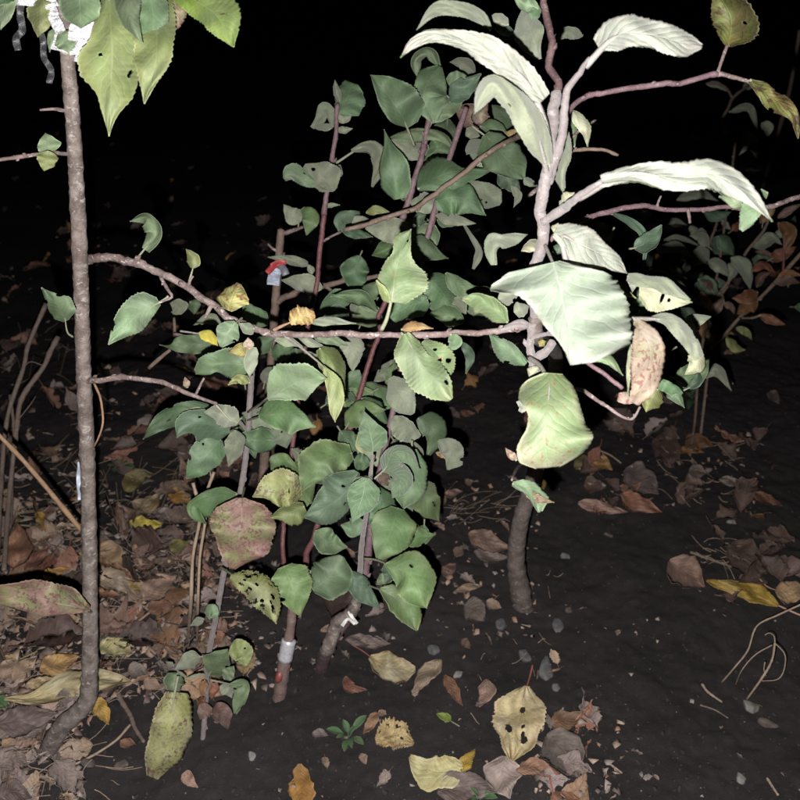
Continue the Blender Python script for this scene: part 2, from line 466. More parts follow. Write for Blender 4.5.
xs = axis(-0.95, 0.95, 0.0045, 200, 1.07)
ys = axis(0.40, 1.75, 0.0045, 200, 1.05)
X, Y = np.meshgrid(xs, ys)
fade = np.clip((np.abs(X) + np.abs(Y)) / 60, 0, 1)
Z = gzf(X, Y) * (1 - fade)
gv = np.stack([X, Y, Z], -1).reshape(-1, 3)
nx, ny = len(xs), len(ys)
ii = np.arange(nx * ny).reshape(ny, nx)
gf = np.stack([ii[:-1, :-1], ii[:-1, 1:], ii[1:, 1:], ii[1:, :-1]], -1).reshape(-1, 4)
me = bpy.data.meshes.new('ground')
me.vertices.add(len(gv)); me.vertices.foreach_set('co', gv.ravel())
me.loops.add(gf.size); me.loops.foreach_set('vertex_index', gf.ravel().astype(np.int32))
me.polygons.add(len(gf)); me.polygons.foreach_set('loop_start', np.arange(0, gf.size, 4).astype(np.int32))
me.polygons.foreach_set('use_smooth', np.ones(len(gf), dtype=bool))
me.update(calc_edges=True); me.validate()
me.materials.append(SOIL)
ground = bpy.data.objects.new('ground', me); C.objects.link(ground)
tag(ground, 'bare dark damp garden soil', 'soil', kind='structure')

# icosahedron for crumbs and stones
_p = (1 + 5 ** .5) / 2
ICO_V = np.array([(-1, _p, 0), (1, _p, 0), (-1, -_p, 0), (1, -_p, 0), (0, -1, _p), (0, 1, _p), (0, -1, -_p), (0, 1, -_p),
                  (_p, 0, -1), (_p, 0, 1), (-_p, 0, -1), (-_p, 0, 1)]) / math.hypot(1, _p)
ICO_F = [(0, 11, 5), (0, 5, 1), (0, 1, 7), (0, 7, 10), (0, 10, 11), (1, 5, 9), (5, 11, 4), (11, 10, 2), (10, 7, 6), (7, 1, 8),
         (3, 9, 4), (3, 4, 2), (3, 2, 6), (3, 6, 8), (3, 8, 9), (4, 9, 5), (2, 4, 11), (6, 2, 10), (8, 6, 7), (9, 8, 1)]


def scatter_bits(name, n, smin, smax, matl, label, cat, seed, sel=None):
    r = np.random.RandomState(seed); b = MB()
    k = 0
    while k < n:
        px, py = r.uniform(-60, 860), 820 - 560 * r.rand() ** 1.4
        if sel and r.rand() > sel(px, py): continue
        p = G(px, py)
        s = smin * (smax / smin) ** (r.rand() ** 2.2)
        A = r.normal(size=(3, 3)); q, _ = np.linalg.qr(A)
        vv = (ICO_V * (1 + .55 * r.uniform(-1, 1, (12, 1)))) * s * np.array([1, r.uniform(.6, 1), r.uniform(.4, .8)])
        b.add(vv @ q.T + p + np.array([0, 0, s * .25]), ICO_F)
        k += 1
    return tag(b.build(name, matl, smooth=True), label, cat, kind='stuff')


scatter_bits('soil_crumbs', 6500, .0006, .0038, CRUMB, 'loose dark soil crumbs scattered over the ground', 'soil', 1)
scatter_bits('pale_grit', 300, .0006, .0022, GRIT, 'tiny pale grit specks scattered over the soil', 'grit', 2)

# ------------------------------------------------------------------ leaves
LCOUNT = [0]
_prof_t = np.linspace(0, 1, 13)
_prof = np.array([.12, .54, .82, .97, 1.03, 1.02, .96, .87, .74, .58, .39, .19, .01])
FR = [0.0, 0.0, 1.0]


def fr(ox, oy, size):
    """tracing frame: coordinates that follow are in a window of the photograph enlarged to 800 units"""
    FR[:] = [ox, oy, size / 800.0]


def smooth_list(a, n):
    q = np.stack([np.linspace(0, 1, len(a)), np.asarray(a, float)], 1)
    x = np.linspace(0, 1, len(a)); u = np.linspace(0, 1, n); y = q[:, 1]
    m = np.zeros(len(a)); dl_ = np.diff(y) / np.diff(x)
    m[0], m[-1] = dl_[0], dl_[-1]
    for i in range(1, len(a) - 1):
        m[i] = 0 if dl_[i - 1] * dl_[i] <= 0 else 2 * dl_[i - 1] * dl_[i] / (dl_[i - 1] + dl_[i])
    i = np.clip(np.searchsorted(x, u, side='right') - 1, 0, len(a) - 2); h = x[i + 1] - x[i]; s = (u - x[i]) / h
    return np.maximum((2*s**3-3*s**2+1)*y[i] + (s**3-2*s**2+s)*h*m[i] + (-2*s**3+3*s**2)*y[i+1] + (s**3-s**2)*h*m[i+1], 0)


def toP(pts):
    return [(FR[0] + p[0] * FR[2], FR[1] + p[1] * FR[2]) for p in pts]


def leaf_sheet(mid_px, hwA, hwB, depthfun, kind, rng, holes=(), ser=.05, lace=0, petpx=None, pd=None, pr=.0011, petm='p',
               ground_lift=None, pleat=0):
    """mesh of one blade: mid_px (n,2) midrib in pixels, half-widths in pixels; returns MB and origin"""
    nt_ = len(mid_px)
    tan = np.gradient(mid_px, axis=0)
    ker = 3 if nt_ > 8 else 1
    for _ in range(ker):
        tan[1:-1] = (tan[:-2] + tan[1:-1] + tan[2:]) / 3
    tan /= np.linalg.norm(tan, axis=1)[:, None] + 1e-9
    nA = np.stack([tan[:, 1], -tan[:, 0]], 1)
    nv = 13 if not (holes or lace) else (45 if nt_ >= 80 else 29)
    vv = np.linspace(1, -1, nv)                           # +1 = side A
    t = np.linspace(0, 1, nt_)
    teeth = rng.randint(17, 24)
    sawA = 1 + ser * (((t * teeth) % 1.0) - .5) + rng.normal(0, ser * .22, nt_)
    sawB = 1 + ser * (((t * teeth + .4) % 1.0) - .5) + rng.normal(0, ser * .22, nt_)
    smA, smB = np.maximum(hwA, .25), np.maximum(hwB, .25)
    hwA = np.maximum(hwA * sawA, .25); hwB = np.maximum(hwB * sawB, .25)
    T, V = np.meshgrid(t, vv, indexing='ij')
    hs_ = list(holes)
    for _ in range(lace):
        hs_.append((rng.uniform(.15, .9), rng.uniform(-.85, .85), rng.uniform(.02, .05), rng.uniform(.06, .16)))
    T0, V0 = T, V
    for (ht, hv, rt, rv) in hs_:                          # pull nearby vertices onto the rim of each hole
        dT, dV = (T - ht) / rt, (V - hv) / rv
        rho = np.sqrt(dT ** 2 + dV ** 2) + 1e-9; ang = np.arctan2(dV, dT)
        rim_r = np.sqrt(1 + .18 * np.sin(2 * ang + ht * 40) + .1 * np.sin(5 * ang + hv * 30))
        sn = (np.abs(rho / rim_r - 1) < .42) & (np.abs(V) < .999) & (T > 0) & (T < 1)
        T = np.where(sn, ht + dT / rho * rim_r * rt, T); V = np.where(sn, np.clip(hv + dV / rho * rim_r * rv, -1, 1), V)
    ip = lambda a: np.interp(T, t, a)
    HW = np.where(V >= 0, ip(hwA), ip(hwB))
    px = ip(mid_px[:, 0]) + ip(nA[:, 0]) * V * HW
    py = ip(mid_px[:, 1]) + ip(nA[:, 1]) * V * HW
    W = depthfun(px, py, T, V, np.where(V >= 0, ip(smA), ip(smB)))                        # (nt,nv,3)
    idx = np.arange(nt_ * nv).reshape(nt_, nv)
    keep = np.ones((nt_ - 1, nv - 1), bool)
    tc_ = (t[:-1] + t[1:]) / 2; vc_ = (vv[:-1] + vv[1:]) / 2
    TT, VV = np.meshgrid(tc_, vc_, indexing='ij')
    for (ht, hv, rt, rv) in hs_:
        ang = np.arctan2((VV - hv) / rv, (TT - ht) / rt)
        wob = 1 + .18 * np.sin(2 * ang + ht * 40) + .1 * np.sin(5 * ang + hv * 30)
        keep &= ((TT - ht) / rt) ** 2 + ((VV - hv) / rv) ** 2 > wob
    # normals of the sheet
    du = np.gradient(W, axis=0); dv_ = np.gradient(W, axis=1)
    n = np.cross(du, dv_); n /= np.linalg.norm(n, axis=2)[..., None] + 1e-12
    flip = np.mean(np.sum(n * (EYE - W), axis=2)) < 0
    if flip: n = -n
    th = .00032
    top = W.reshape(-1, 3); bot = (W - n * th).reshape(-1, 3)
    uv = np.stack([T, V * .5 + .5], -1).reshape(-1, 2)
    N0 = nt_ * nv
    f_top = []; f_bot = []; rim = []
    kk = np.argwhere(keep)
    K = np.zeros((nt_ + 1, nv + 1), bool); K[1:nt_, 1:nv] = keep
    for i, j in kk:
        a, b_, c, d = idx[i, j], idx[i + 1, j], idx[i + 1, j + 1], idx[i, j + 1]
        q = (a, b_, c, d) if not flip else (d, c, b_, a)
        f_top.append(q); f_bot.append(tuple(x + N0 for x in reversed(q)))
        for (di, dj, e0, e1) in ((0, -1, d, a), (0, 1, b_, c), (-1, 0, a, d), (1, 0, c, b_)):
            pass
        if not K[i + 1 - 1, j + 1]: rim.append((a, d))
        if not K[i + 1 + 1, j + 1]: rim.append((b_, c))
        if not K[i + 1, j + 1 - 1]: rim.append((a, b_))
        if not K[i + 1, j + 1 + 1]: rim.append((d, c))
    mb = MB()
    fs = f_top + f_bot + [(a, b_, b_ + N0, a + N0) for a, b_ in rim]
    mb.add(np.concatenate([top, bot]), fs, 0, np.concatenate([uv, uv]))
    mb.m = [0] * len(f_top) + [1] * len(f_bot) + [1] * len(rim)
    origin = W[0, nv // 2].copy()
    # midrib ridge on the far side and the stalk
    rib = (W[:, nv // 2] - n[:, nv // 2] * (th + .0003))
    L = np.linalg.norm(W[-1, nv // 2] - W[0, nv // 2])
    if petpx is not None:
        i1 = max(2, nt_ // 8); i2 = max(4, nt_ // 3)
        pts = np.concatenate([petpx, rib[i1:i1 + 1], rib[i2:i2 + 1]]) if len(petpx) else rib[:3]
        c = spline(pts, 18)
        mb.tube(c, pr * np.interp(np.linspace(0, 1, 18), [0, .4, .65, 1], [1.15, .9, .6, .2]), 7, 2)
    return mb, origin


def L(T, d, pts, w, kind, A=None, B=None, pet=None, pd=None, dt=None, tl=None, cu=None, bow=None, wv=.22, pr=None, petm=None,
      holes=(), lace=0, ser=.05, asym=0.0, name='leaf', label=None, px=False):
    """one leaf of sapling T at viewing distance d; pts run from leaf base to tip"""
    LCOUNT[0] += 1
    d = float(near(d)); pd = None if pd is None else float(near(pd))
    rng = np.random.RandomState(1000 + LCOUNT[0])
    k = 1.0 if px else FR[2]
    pp = np.array(pts if px else toP(pts), float)
    length = np.sum(np.linalg.norm(np.diff(pp, axis=0), axis=1))
    n = int(np.clip(length * .85, 18, 72))
    auto_bite = (not holes and not lace and length > 24 and d < 1.1 and kind not in ('w', 'wg', 'rs', 'wsp', 'gw') and np.random.RandomState(31 + LCOUNT[0]).rand() < .36)
    auto_holes = []
    if holes or lace: n = max(n, 84)
    elif auto_bite: n = max(n, 56)
    mid = spline(pp, n)
    t = np.linspace(0, 1, n)
    if A is not None:
        hA = smooth_list(A, n) * k * 1.03; hB = smooth_list(B, n) * k * 1.03
    else:
        pr_ = np.interp(t, _prof_t, _prof)
        hA = pr_ * w * k * .5 * (1 + asym); hB = pr_ * w * k * .5 * (1 - asym)
    if T in ('TB', 'TG', 'TE') and d < 1.05:
        hA = hA * 1.13; hB = hB * 1.13
    r2 = np.random.RandomState(77 + LCOUNT[0]); amp = 1.0 if A is None else (.55 if d > .56 else .15)
    for h_ in (hA, hB):
        h_ *= 1 + amp * (.07 * np.sin(6.28 * 1.25 * t + r2.uniform(0, 6.28)) + .055 * np.sin(6.28 * r2.uniform(2.4, 3.6) * t + r2.uniform(0, 6.28)))
    if auto_bite:
        for _ in range(r2.randint(1, 3)):
            if r2.rand() < .6: auto_holes.append((r2.uniform(.3, .9), r2.choice([-1, 1]) * r2.uniform(.85, 1.0), r2.uniform(.03, .07), r2.uniform(.12, .3)))
            else: auto_holes.append((r2.uniform(.25, .8), r2.uniform(-.7, .7), r2.uniform(.015, .035), r2.uniform(.05, .11)))
        holes = tuple(holes) + tuple(auto_holes)
    s0 = d / FPX
    lm = length * s0
    dt = rng.uniform(-.6, .5) * lm if dt is None else dt
    tl = rng.uniform(-.95, .95) if tl is None else tl
    cu = rng.uniform(-.1, .9) if cu is None else cu
    bow = rng.uniform(.02, .3) if bow is None else bow
    ph = rng.uniform(0, 6.28, 4); fq = rng.uniform(1.2, 3.2, 3)
    fold = np.random.RandomState(9 + LCOUNT[0]).uniform(-.45, .6) * (.4 if d < .56 else 1.0)

    def df(px_, py_, T_, V_, HW):
        hm = HW * s0
        D = d + dt * T_ - bow * lm * 4 * T_ * (1 - T_) + tl * V_ * hm + cu * V_ * V_ * hm + fold * (np.sqrt(V_ * V_ + .015) - .12) * hm
        D = D + wv * hm * np.abs(V_) * np.sin(6.28 * fq[0] * T_ + ph[0] + np.sign(V_) * ph[1])
        D = D + .035 * lm * np.sin(5 * T_ * fq[1] + ph[2]) * (.4 + .6 * np.abs(V_)) + .012 * lm * np.sin(14 * T_ + 5 * V_ + ph[3])
        return P(px_, py_, D)
    petw = []
    prr = (pr if pr is not None else max(.0009, min(.0016, .018 * lm)))
    if pet is not None:
        q = np.array(pet if px else toP(pet), float)
        base_d = pd if pd is not None else d + .004
        dd = np.linspace(base_d, d, len(q) + 1)[:-1]
        petw = P(q[:, 0], q[:, 1], dd)
    near_kinds = {'w': 'pw', 'u': 'p', 'wg': 'pw'}
    mb, org = leaf_sheet(mid, hA, hB, df, kind, rng, holes, ser, lace, np.asarray(petw).reshape(-1, 3), None, prr)
    back = UNDER.get(kind, kind)
    ob = mb.build(name, [LM[kind], LM[back], PET[petm or near_kinds.get(kind, 'p')]], TREES[T], org)
    if label: ob['label'] = label
    LEAVES.append((T, ob, np.asarray(petw).reshape(-1, 3)[0] if len(petw) else org, org))
    return ob


def br(T, pts, w0, w1, mat='twig', name='branch', sides=9, nodes=.2, gbase=False, px=False, label=None, n=None):
    """stem or twig: pts (x, y, depth); w0, w1 apparent thickness in photo pixels"""
    k = 1.0 if px else FR[2]
    q = np.array([(FR[0] + p[0] * FR[2], FR[1] + p[1] * FR[2], p[2]) if not px else p for p in pts], float)
    q[:, 2] = near(q[:, 2])
    if gbase:
        q[0, 2] = gdepth(q[0, 0], q[0, 1])
    ln = np.sum(np.linalg.norm(np.diff(q[:, :2], axis=0), axis=1))
    n = n or int(np.clip(ln / 3.2, 8, 170))
    c = spline(q, n)
    W = P(c[:, 0], c[:, 1], c[:, 2])
    if gbase:
        W = np.concatenate([W[:1] + (W[0] - W[min(3, n - 1)]) * 1.2 - np.array([0, 0, .012]), W]); c = np.concatenate([c[:1], c]); n += 1
    s = np.linspace(0, 1, n)
    rng = np.random.RandomState(int(abs(q[0, 0] * 13 + q[-1, 1] * 7)) % 99999)
    rad = (np.interp(s, np.linspace(0, 1, len(w0)), w0) if isinstance(w0, (list, tuple)) else (w0 * (1 - s) + w1 * s)) * .5 * c[:, 2] / FPX * (.93 if name == 'trunk' else .84)
    bump = np.zeros(n)
    for _ in range(max(1, int(ln / 26))):
        c0 = rng.uniform(0, 1); bump += np.exp(-((s - c0) * ln / 3.0) ** 2) * rng.uniform(.4, 1.3)
    rad = rad * (1 + nodes * bump + rng.normal(0, nodes * .25, n))
    W = W + rng.normal(0, 1, W.shape) * rad[:, None] * (.02 if name == 'trunk' else .05)
    if name != 'trunk' and n > 14:
        k_ = max(4, int(ln / 16)); wob = np.stack([np.interp(s, np.linspace(0, 1, k_), rng.normal(0, .55, k_)) for _ in range(3)], 1)
        W = W + wob * rad[:, None] * np.minimum(1, np.minimum(s, 1 - s) * 8)[:, None]
    mb = MB(); mb.tube(W, rad, sides)
    vv = mb.v[0]; cidx = np.minimum(np.arange(len(vv)) // sides, n - 1)
    off = vv - W[cidx]; h = 1 + .05 * rng.normal(size=len(vv)).clip(-1.6, 2.0)
    h[n * sides:] = 1
    mb.v[0] = W[cidx] + off * h[:, None]
    mb.v[0][n * sides:] = vv[n * sides:]
    # buds and spur stubs along the stem
    if nodes > .05:
        for _ in range(int(ln / 34)):
            i = rng.randint(2, max(3, n - 2)); i = min(i, n - 2)
            tdir = W[i + 1] - W[i]; tdir /= np.linalg.norm(tdir) + 1e-9
            o = np.cross(tdir, rng.normal(size=3)); o /= np.linalg.norm(o) + 1e-9
            rb = min(rad[i], .0040); e = W[i] + o * (rad[i] + rb * .55) + tdir * rb * 1.3
            mb.tube(np.array([W[i] + o * rad[i] * .6, W[i] + o * (rad[i] + rb * .3) + tdir * rb * .5, e]), np.array([.75, .6, .15]) * rb, 6)
    ob = mb.build(name, BK[mat], TREES[T], W[0])
    if label: ob['label'] = label
    BRANCHES.setdefault(T, []).append((ob, W))
    return ob


BRANCHES = {}
LEAVES = []
# the saplings: an Empty at the foot of each
TREES = {}
for key, name, foot, label in (
    ('TL', 'apple_sapling', (46, 752), 'tall grey-barked apple sapling with foil strips tied on top, trunk bent at the foot'),
    ('TF', 'apple_sapling', (522, 606), 'foreground apple sapling with glaring silvery leaves and thick grey curved trunk'),
    ('TB', 'apple_sapling', (279, 697), 'two-stemmed red apple sapling wearing a silver band near its foot'),
    ('TG', 'apple_sapling', (322, 668), 'leafy apple sapling with downy young tip and white tie round its crooked foot'),
    ('TE', 'apple_sapling', (204, 738), 'thin grey sapling bearing the large red-mottled leaf and tiny leaves low down'),
    ('TP', 'apple_sapling', (258, 535), 'pruned sapling stub with red and white tape, behind the other stems'),
    ('TR', 'apple_sapling', (690, 455), 'dim grey-green leaved sapling in the dark behind the silvery leaves'),
    ('TO', 'apple_sapling', (700, 440), 'dim sapling with orange autumn leaves at the right edge'),
):
    TREES[key] = thing(name, G(foot[0], foot[1]), label, 'sapling', 'young apple trees in the row')

# ================================================================== left sapling
def dl(y): return .62 + (y - 50) / 710 * .315
tl_d = lambda x, y: (x, y, dl(y))
br('TL', [(46, 754, .93), (62, 727, .92), (84, 706, dl(706)), (89, 690, dl(690)), (90, 600, dl(600)), (88, 480, dl(480)), (84, 380, dl(380)),
          (80, 260, dl(260)), (74, 140, dl(140)), (67, 50, dl(50)), (64, 20, dl(20)), (62, -25, .60)], [21, 19, 16, 15.5, 15.5, 15.5, 16, 15.5, 15, 14.5], 0, 'grey', 'trunk', 16, .05, gbase=True, px=True)
br('TL', [(84, 262, .735), (96, 258, .72), (120, 260, .71), (150, 270, .70), (190, 288, .685), (225, 312, .672), (252, 328, .662), (275, 333, .652),
          (320, 332, .635), (380, 334, .605), (440, 334, .585), (490, 331, .57), (528, 326, .558)], [11, 9, 8.5, 8, 7, 7, 7], 0, 'twig', 'branch', 10, .2, px=True)
br('TL', [(86, 381, .765), (100, 378, .755), (130, 379, .75), (165, 385, .745), (195, 396, .74), (217, 404, .735)], 7.5, 4, 'twig', px=True)
br('TL', [(70, 154, dl(154)), (55, 153, .645), (25, 156, .63), (-6, 161, .62)], 5, 4, 'twig', px=True)
br('TL', [(68, 112, dl(112)), (55, 109, .635), (40, 110, .63)], 4.5, 2.5, 'twig', px=True)
br('TL', [(160, 276, .698), (168, 290, .69), (172, 297, .688), (158, 303, .686)], 4.5, 2.5, 'twig', px=True)
br('TL', [(213, 302, .678), (208, 312, .672), (205, 318, .67)], 5, 3.5, 'twig', px=True)
br('TL', [(188, 287, .686), (190, 281, .685), (193, 276, .684)], 4, 2.5, 'twig', px=True)
br('TL', [(195, 396, .742), (200, 386, .738), (204, 378, .736)], 3.5, 2.5, 'twig', px=True)
br('TL', [(94, 383, .765), (101, 399, .76), (103, 420, .76), (99, 436, .765), (94, 447, .775)], 3, 2, 'stick', px=True, nodes=.02)
br('TL', [(528, 326, .558), (515, 326, .556), (500, 331, .56)], 7, 5, 'lilac', px=True)

fr(0, 0, 160)
L('TL', .565, [(545, -10), (558, 200), (556, 420), (545, 682)], 0, 'yg', A=[80, 125, 155, 190, 150, 110, 35, 0], B=[45, 75, 100, 158, 150, 72, 35, 0],
  tl=.35, cu=.15, holes=[(.42, -.35, .016, .06), (.56, .62, .032, .06)], dt=-.03, ser=.06)
fr(0, 0, 220)
L('TL', .60, [(565, -10), (570, 200), (525, 378)], 0, 'yg', A=[60, 70, 60, 45, 20, 0], B=[50, 70, 90, 80, 40, 0], ser=.1)
L('TL', .555, [(530, -60), (556, 60), (548, 222)], 0, 'g', A=[50, 60, 58, 54, 40, 0], B=[40, 60, 64, 56, 30, 0], tl=.5)
L('TL', .55, [(470, -60), (470, 60), (520, 160)], 0, 'gl', A=[40, 50, 40, 20, 0], B=[40, 50, 40, 20, 0], tl=-.4)
L('TL', .535, [(285, -60), (292, 20), (296, 104)], 0, 'gl', A=[60, 72, 72, 62, 0], B=[60, 70, 72, 62, 0], cu=.5)
L('TL', .59, [(150, -5), (150, 60), (138, 136)], 100, 'yg', cu=.3)
L('TL', .575, [(215, 118), (240, 150), (262, 198)], 78, 'gl', cu=.3)
L('TL', .60, [(205, 100), (190, 135), (180, 190)], 34, 'gl')
L('TL', .57, [(10, -60), (18, 10), (2, 108)], 0, 'gl', A=[40, 44, 40, 26, 0], B=[40, 60, 60, 40, 0])
L('TL', .555, [(30, -40), (10, -15), (-10, 22)], 80, 'g')
L('TL', .60, [(598, -30), (625, 40), (612, 128)], 0, 'rs', A=[40, 48, 50, 40, 0], B=[30, 34, 30, 20, 0], ser=.1)
L('TL', .57, [(172, -10), (197, 2), (218, 18), (234, 47)], 0, 'yb', A=[10, 20, 26, 24, 16, 0], B=[6, 12, 15, 16, 11, 0], px=True, ser=.1, tl=.3)
L('TL', .645, [(50, 153), (48, 144), (45, 133)], 23, 'gl', px=True, pet=[(57, 153)])
L('TL', .628, [(48, 151), (47, 160), (44, 171)], 22, 'yg', px=True)

fr(0, 200, 220)
L('TL', .70, [(526, 180), (568, 120), (535, 62), (472, 78)], 0, 'gl', A=[12, 30, 42, 40, 24, 0], B=[20, 24, 22, 14, 12, 0], pet=[(495, 216)], pd=.705)
L('TL', .685, [(700, 250), (702, 215), (676, 178)], 50, 'yg', pet=[(688, 296)], pd=.686, petm='p')
L('TL', .69, [(580, 374), (490, 425), (394, 526)], 0, 'gl', A=[10, 35, 52, 50, 24, 0], B=[22, 68, 66, 50, 30, 0], pet=[(612, 350), (600, 360)], pd=.687, tl=.4, ser=.07)
L('TL', .70, [(240, 440), (215, 390), (150, 318)], 0, 'g', A=[10, 36, 40, 30, 16, 0], B=[14, 50, 50, 32, 14, 0], pet=[(265, 498), (245, 480)], pd=.72)
L('TB', .98, [(660, 415), (645, 385), (618, 375)], 58, 'u'); L('TB', .97, [(690, 370), (705, 385), (705, 416)], 44, 'g')
fr(130, 280, 160)
L('TL', .655, [(490, 152), (515, 80), (545, 15)], 0, 'ysp', A=[20, 70, 62, 40, 10], B=[20, 60, 80, 60, 10], wv=.4, bow=.3, ser=.14, pet=[(440, 140)], pd=.672)
L('TB', .90, [(690, 225), (625, 180), (552, 106)], 84, 'g')
L('TL', .64, [(530, 212), (490, 262), (455, 335)], 0, 'gl', A=[12, 50, 62, 40, 8], B=[12, 44, 58, 40, 8], pet=[(560, 190)], pd=.66, holes=[(.62, .85, .06, .18)], cu=.2)
L('TL', .69, [(346, 264), (400, 285), (440, 330)], 62, 'y', pet=[(250, 255)], pd=.71, petm='pw')
L('TB', .92, [(432, 325), (300, 318), (210, 335), (146, 324)], 0, 'g', A=[20, 40, 46, 30, 8, 0], B=[10, 44, 36, 40, 8, 0])
L('TB', 1.0, [(455, 215), (390, 195), (318, 226)], 48, 'u')
L('TL', .65, [(622, 240), (590, 245), (546, 215)], 64, 'u')
L('TL', .70, [(590, 425), (450, 418), (328, 472)], 0, 'g', A=[40, 80, 70, 40, 30, 0], B=[40, 75, 72, 66, 60, 20], pet=[(640, 400), (610, 410)], pd=.72, tl=.3, ser=.08)
L('TL', .695, [(600, 345), (560, 350), (492, 362)], 70, 'ysp', ser=.1)
L('TL', .68, [(612, 335), (605, 400), (598, 486)], 0, 'u', A=[20, 32, 34, 20, 0], B=[20, 30, 36, 24, 0])
L('TL', .70, [(600, 510), (540, 495), (490, 525)], 50, 'yg', ser=.1)
L('TL', .655, [(600, 345), (592, 320), (590, 288)], 56, 'pk', petm='pt')
L('TL', .738, [(285, 540), (280, 510), (275, 485)], 36, 'pk', name='bud')
L('TG', .86, [(395, 632), (270, 650), (160, 700), (64, 797)], 0, 'g', A=[10, 50, 60, 50, 30, 0], B=[10, 32, 34, 34, 22, 0], pet=[(470, 680)], pd=.9)
L('TG', .85, [(500, 745), (390, 720), (300, 720), (234, 788)], 0, 'd', A=[20, 70, 80, 80, 30, 0], B=[10, 55, 62, 60, 50, 0], pet=[(560, 690)])
L('TL', .74, [(540, 715), (460, 672), (368, 660)], 0, 'u', A=[14, 50, 56, 30, 0], B=[20, 60, 50, 34, 0], wv=.4, ser=.12, pet=[(425, 618), (500, 700)], pd=.735)
fr(180, 380, 220)
L('TE', .86, [(146, 214), (85, 285), (22, 358)], 0, 'g', A=[10, 48, 52, 44, 30, 0], B=[10, 46, 54, 42, 24, 0], pet=[(212, 172), (180, 190)], pd=.90)
L('TE', .85, [(200, 182), (200, 240), (176, 316)], 66, 'u')
L('TG', .90, [(207, 416), (120, 425), (45, 460), (96, 526)], 0, 'b', A=[10, 50, 60, 50, 20, 0], B=[5, 25, 25, 15, 20, 0])
L('TE', .81, [(222, 428), (220, 540), (190, 688)], 0, 'rs', A=[14, 82, 106, 108, 104, 90, 52, 8], B=[14, 74, 94, 96, 84, 68, 42, 8], pet=[(235, 390)], pd=.9, tl=.25, cu=.15,
  label='large leaf mottled red and yellow-green')
L('TB', .85, [(445, 395), (360, 390), (264, 425)], 0, 'ygs', A=[20, 70, 76, 60, 20, 0], B=[20, 46, 56, 52, 30, 0], ser=.08)
L('TB', .83, [(452, 458), (400, 480), (328, 500)], 0, 'yg', A=[20, 44, 45, 20, 0], B=[12, 24, 24, 18, 0], ser=.1)
L('TB', .91, [(400, 300), (430, 360), (478, 450)], 130, 'b')
L('TE', .85, [(286, 130), (380, 125), (440, 140), (494, 172)], 0, 'b', A=[6, 55, 52, 30, 14, 0], B=[6, 40, 55, 60, 30, 0], pet=[(240, 148)], pd=.92, tl=.4)
L('TB', .92, [(340, 165), (370, 200), (388, 248)], 84, 'u')
fr(260, 320, 160)
L('TL', .72, [(40, 398), (120, 345), (220, 300), (335, 292)], 0, 'gl', A=[4, 72, 108, 112, 92, 76, 42, 0], B=[4, 34, 62, 80, 88, 78, 38, 0], pet=[(-60, 460), (0, 420)], pd=.9, ser=.09, cu=.2)
L('TL', .735, [(300, 140), (370, 240), (425, 430)], 0, 'yg', A=[20, 60, 64, 40, 20, 0], B=[20, 60, 70, 60, 30, 0], ser=.06)
L('TL', .70, [(318, 228), (372, 330), (376, 512)], 0, 'yg', A=[4, 24, 40, 42, 30, 0], B=[4, 30, 42, 38, 30, 0], pet=[(125, 78), (220, 150)], pd=.648, petm='pw', ser=.07, tl=-.4, pr=.0013)
L('TB', .84, [(400, 80), (455, 140), (465, 262)], 0, 'u', A=[30, 60, 58, 30, 0], B=[50, 70, 40, 24, 0], ser=.1)
L('TG', .95, [(430, 280), (470, 300), (515, 330)], 90, 'g'); L('TG', .96, [(430, 385), (455, 390), (482, 400)], 46, 'd')
L('TL', .75, [(75, 100), (190, 100), (330, 135)], 70, 'u', tl=.5); L('TL', .73, [(265, 78), (350, 95), (445, 130)], 60, 'gl')
L('TB', .93, [(-10, 170), (20, 120), (75, 85)], 80, 'g'); L('TB', .93, [(55, 170), (110, 160), (172, 120)], 80, 'g')
L('TG', .94, [(225, 160), (250, 200), (300, 240)], 70, 'u')
L('TG', .75, [(650, 290), (700, 370), (765, 470)], 0, 'u', A=[20, 50, 60, 60, 40, 10], B=[10, 34, 60, 66, 50, 10], ser=.06)
fr(240, 420, 160)
L('TB', .87, [(560, 165), (420, 210), (310, 355)], 0, 'b', A=[30, 70, 60, 56, 30, 0], B=[40, 62, 90, 100, 60, 0], tl=-.3, ser=.07, wv=.3)
L('TG', .845, [(592, 262), (520, 370), (420, 440), (318, 488)], 0, 'd', A=[8, 30, 62, 84, 60, 0], B=[20, 92, 110, 80, 40, 0], pet=[(655, 290), (620, 285)], pd=.815, tl=.4)
L('TG', .795, [(630, 288), (610, 390), (562, 512)], 0, 'gw', A=[20, 60, 72, 62, 30, 0], B=[16, 56, 66, 56, 28, 0], pet=[(655, 285)], pd=.81, cu=.3, tl=.2)
L('TB', .91, [(160, 260), (210, 215), (290, 240)], 90, 'b')
fr(340, 400, 160)
L('TG', .80, [(168, 258), (150, 160), (118, 52)], 0, 'gw', A=[20, 60, 55, 44, 20, 0], B=[24, 66, 68, 46, 20, 0], pet=[(160, 380)], pd=.81, tl=-.2)
L('TG', .83, [(150, 262), (110, 220), (92, 160)], 60, 'yg')
L('TG', .815, [(222, 362), (262, 270), (330, 262), (398, 352)], 0, 'gw', A=[10, 40, 30, 30, 20, 0], B=[20, 50, 70, 60, 30, 0], pet=[(172, 395)], pd=.81)
L('TG', .805, [(240, 345), (300, 395), (262, 492)], 0, 'gw', A=[20, 54, 56, 44, 0], B=[10, 24, 50, 30, 0], tl=.5)
L('TG', .87, [(362, 245), (350, 400), (318, 546)], 0, 'g', A=[20, 60, 70, 74, 60, 0], B=[20, 60, 70, 66, 56, 0], pet=[(360, 200)])
L('TG', .83, [(290, 540), (255, 650), (190, 796)], 0, 'b', A=[30, 90, 105, 100, 60, 20], B=[30, 80, 96, 78, 45, 10], tl=.3, cu=.2)
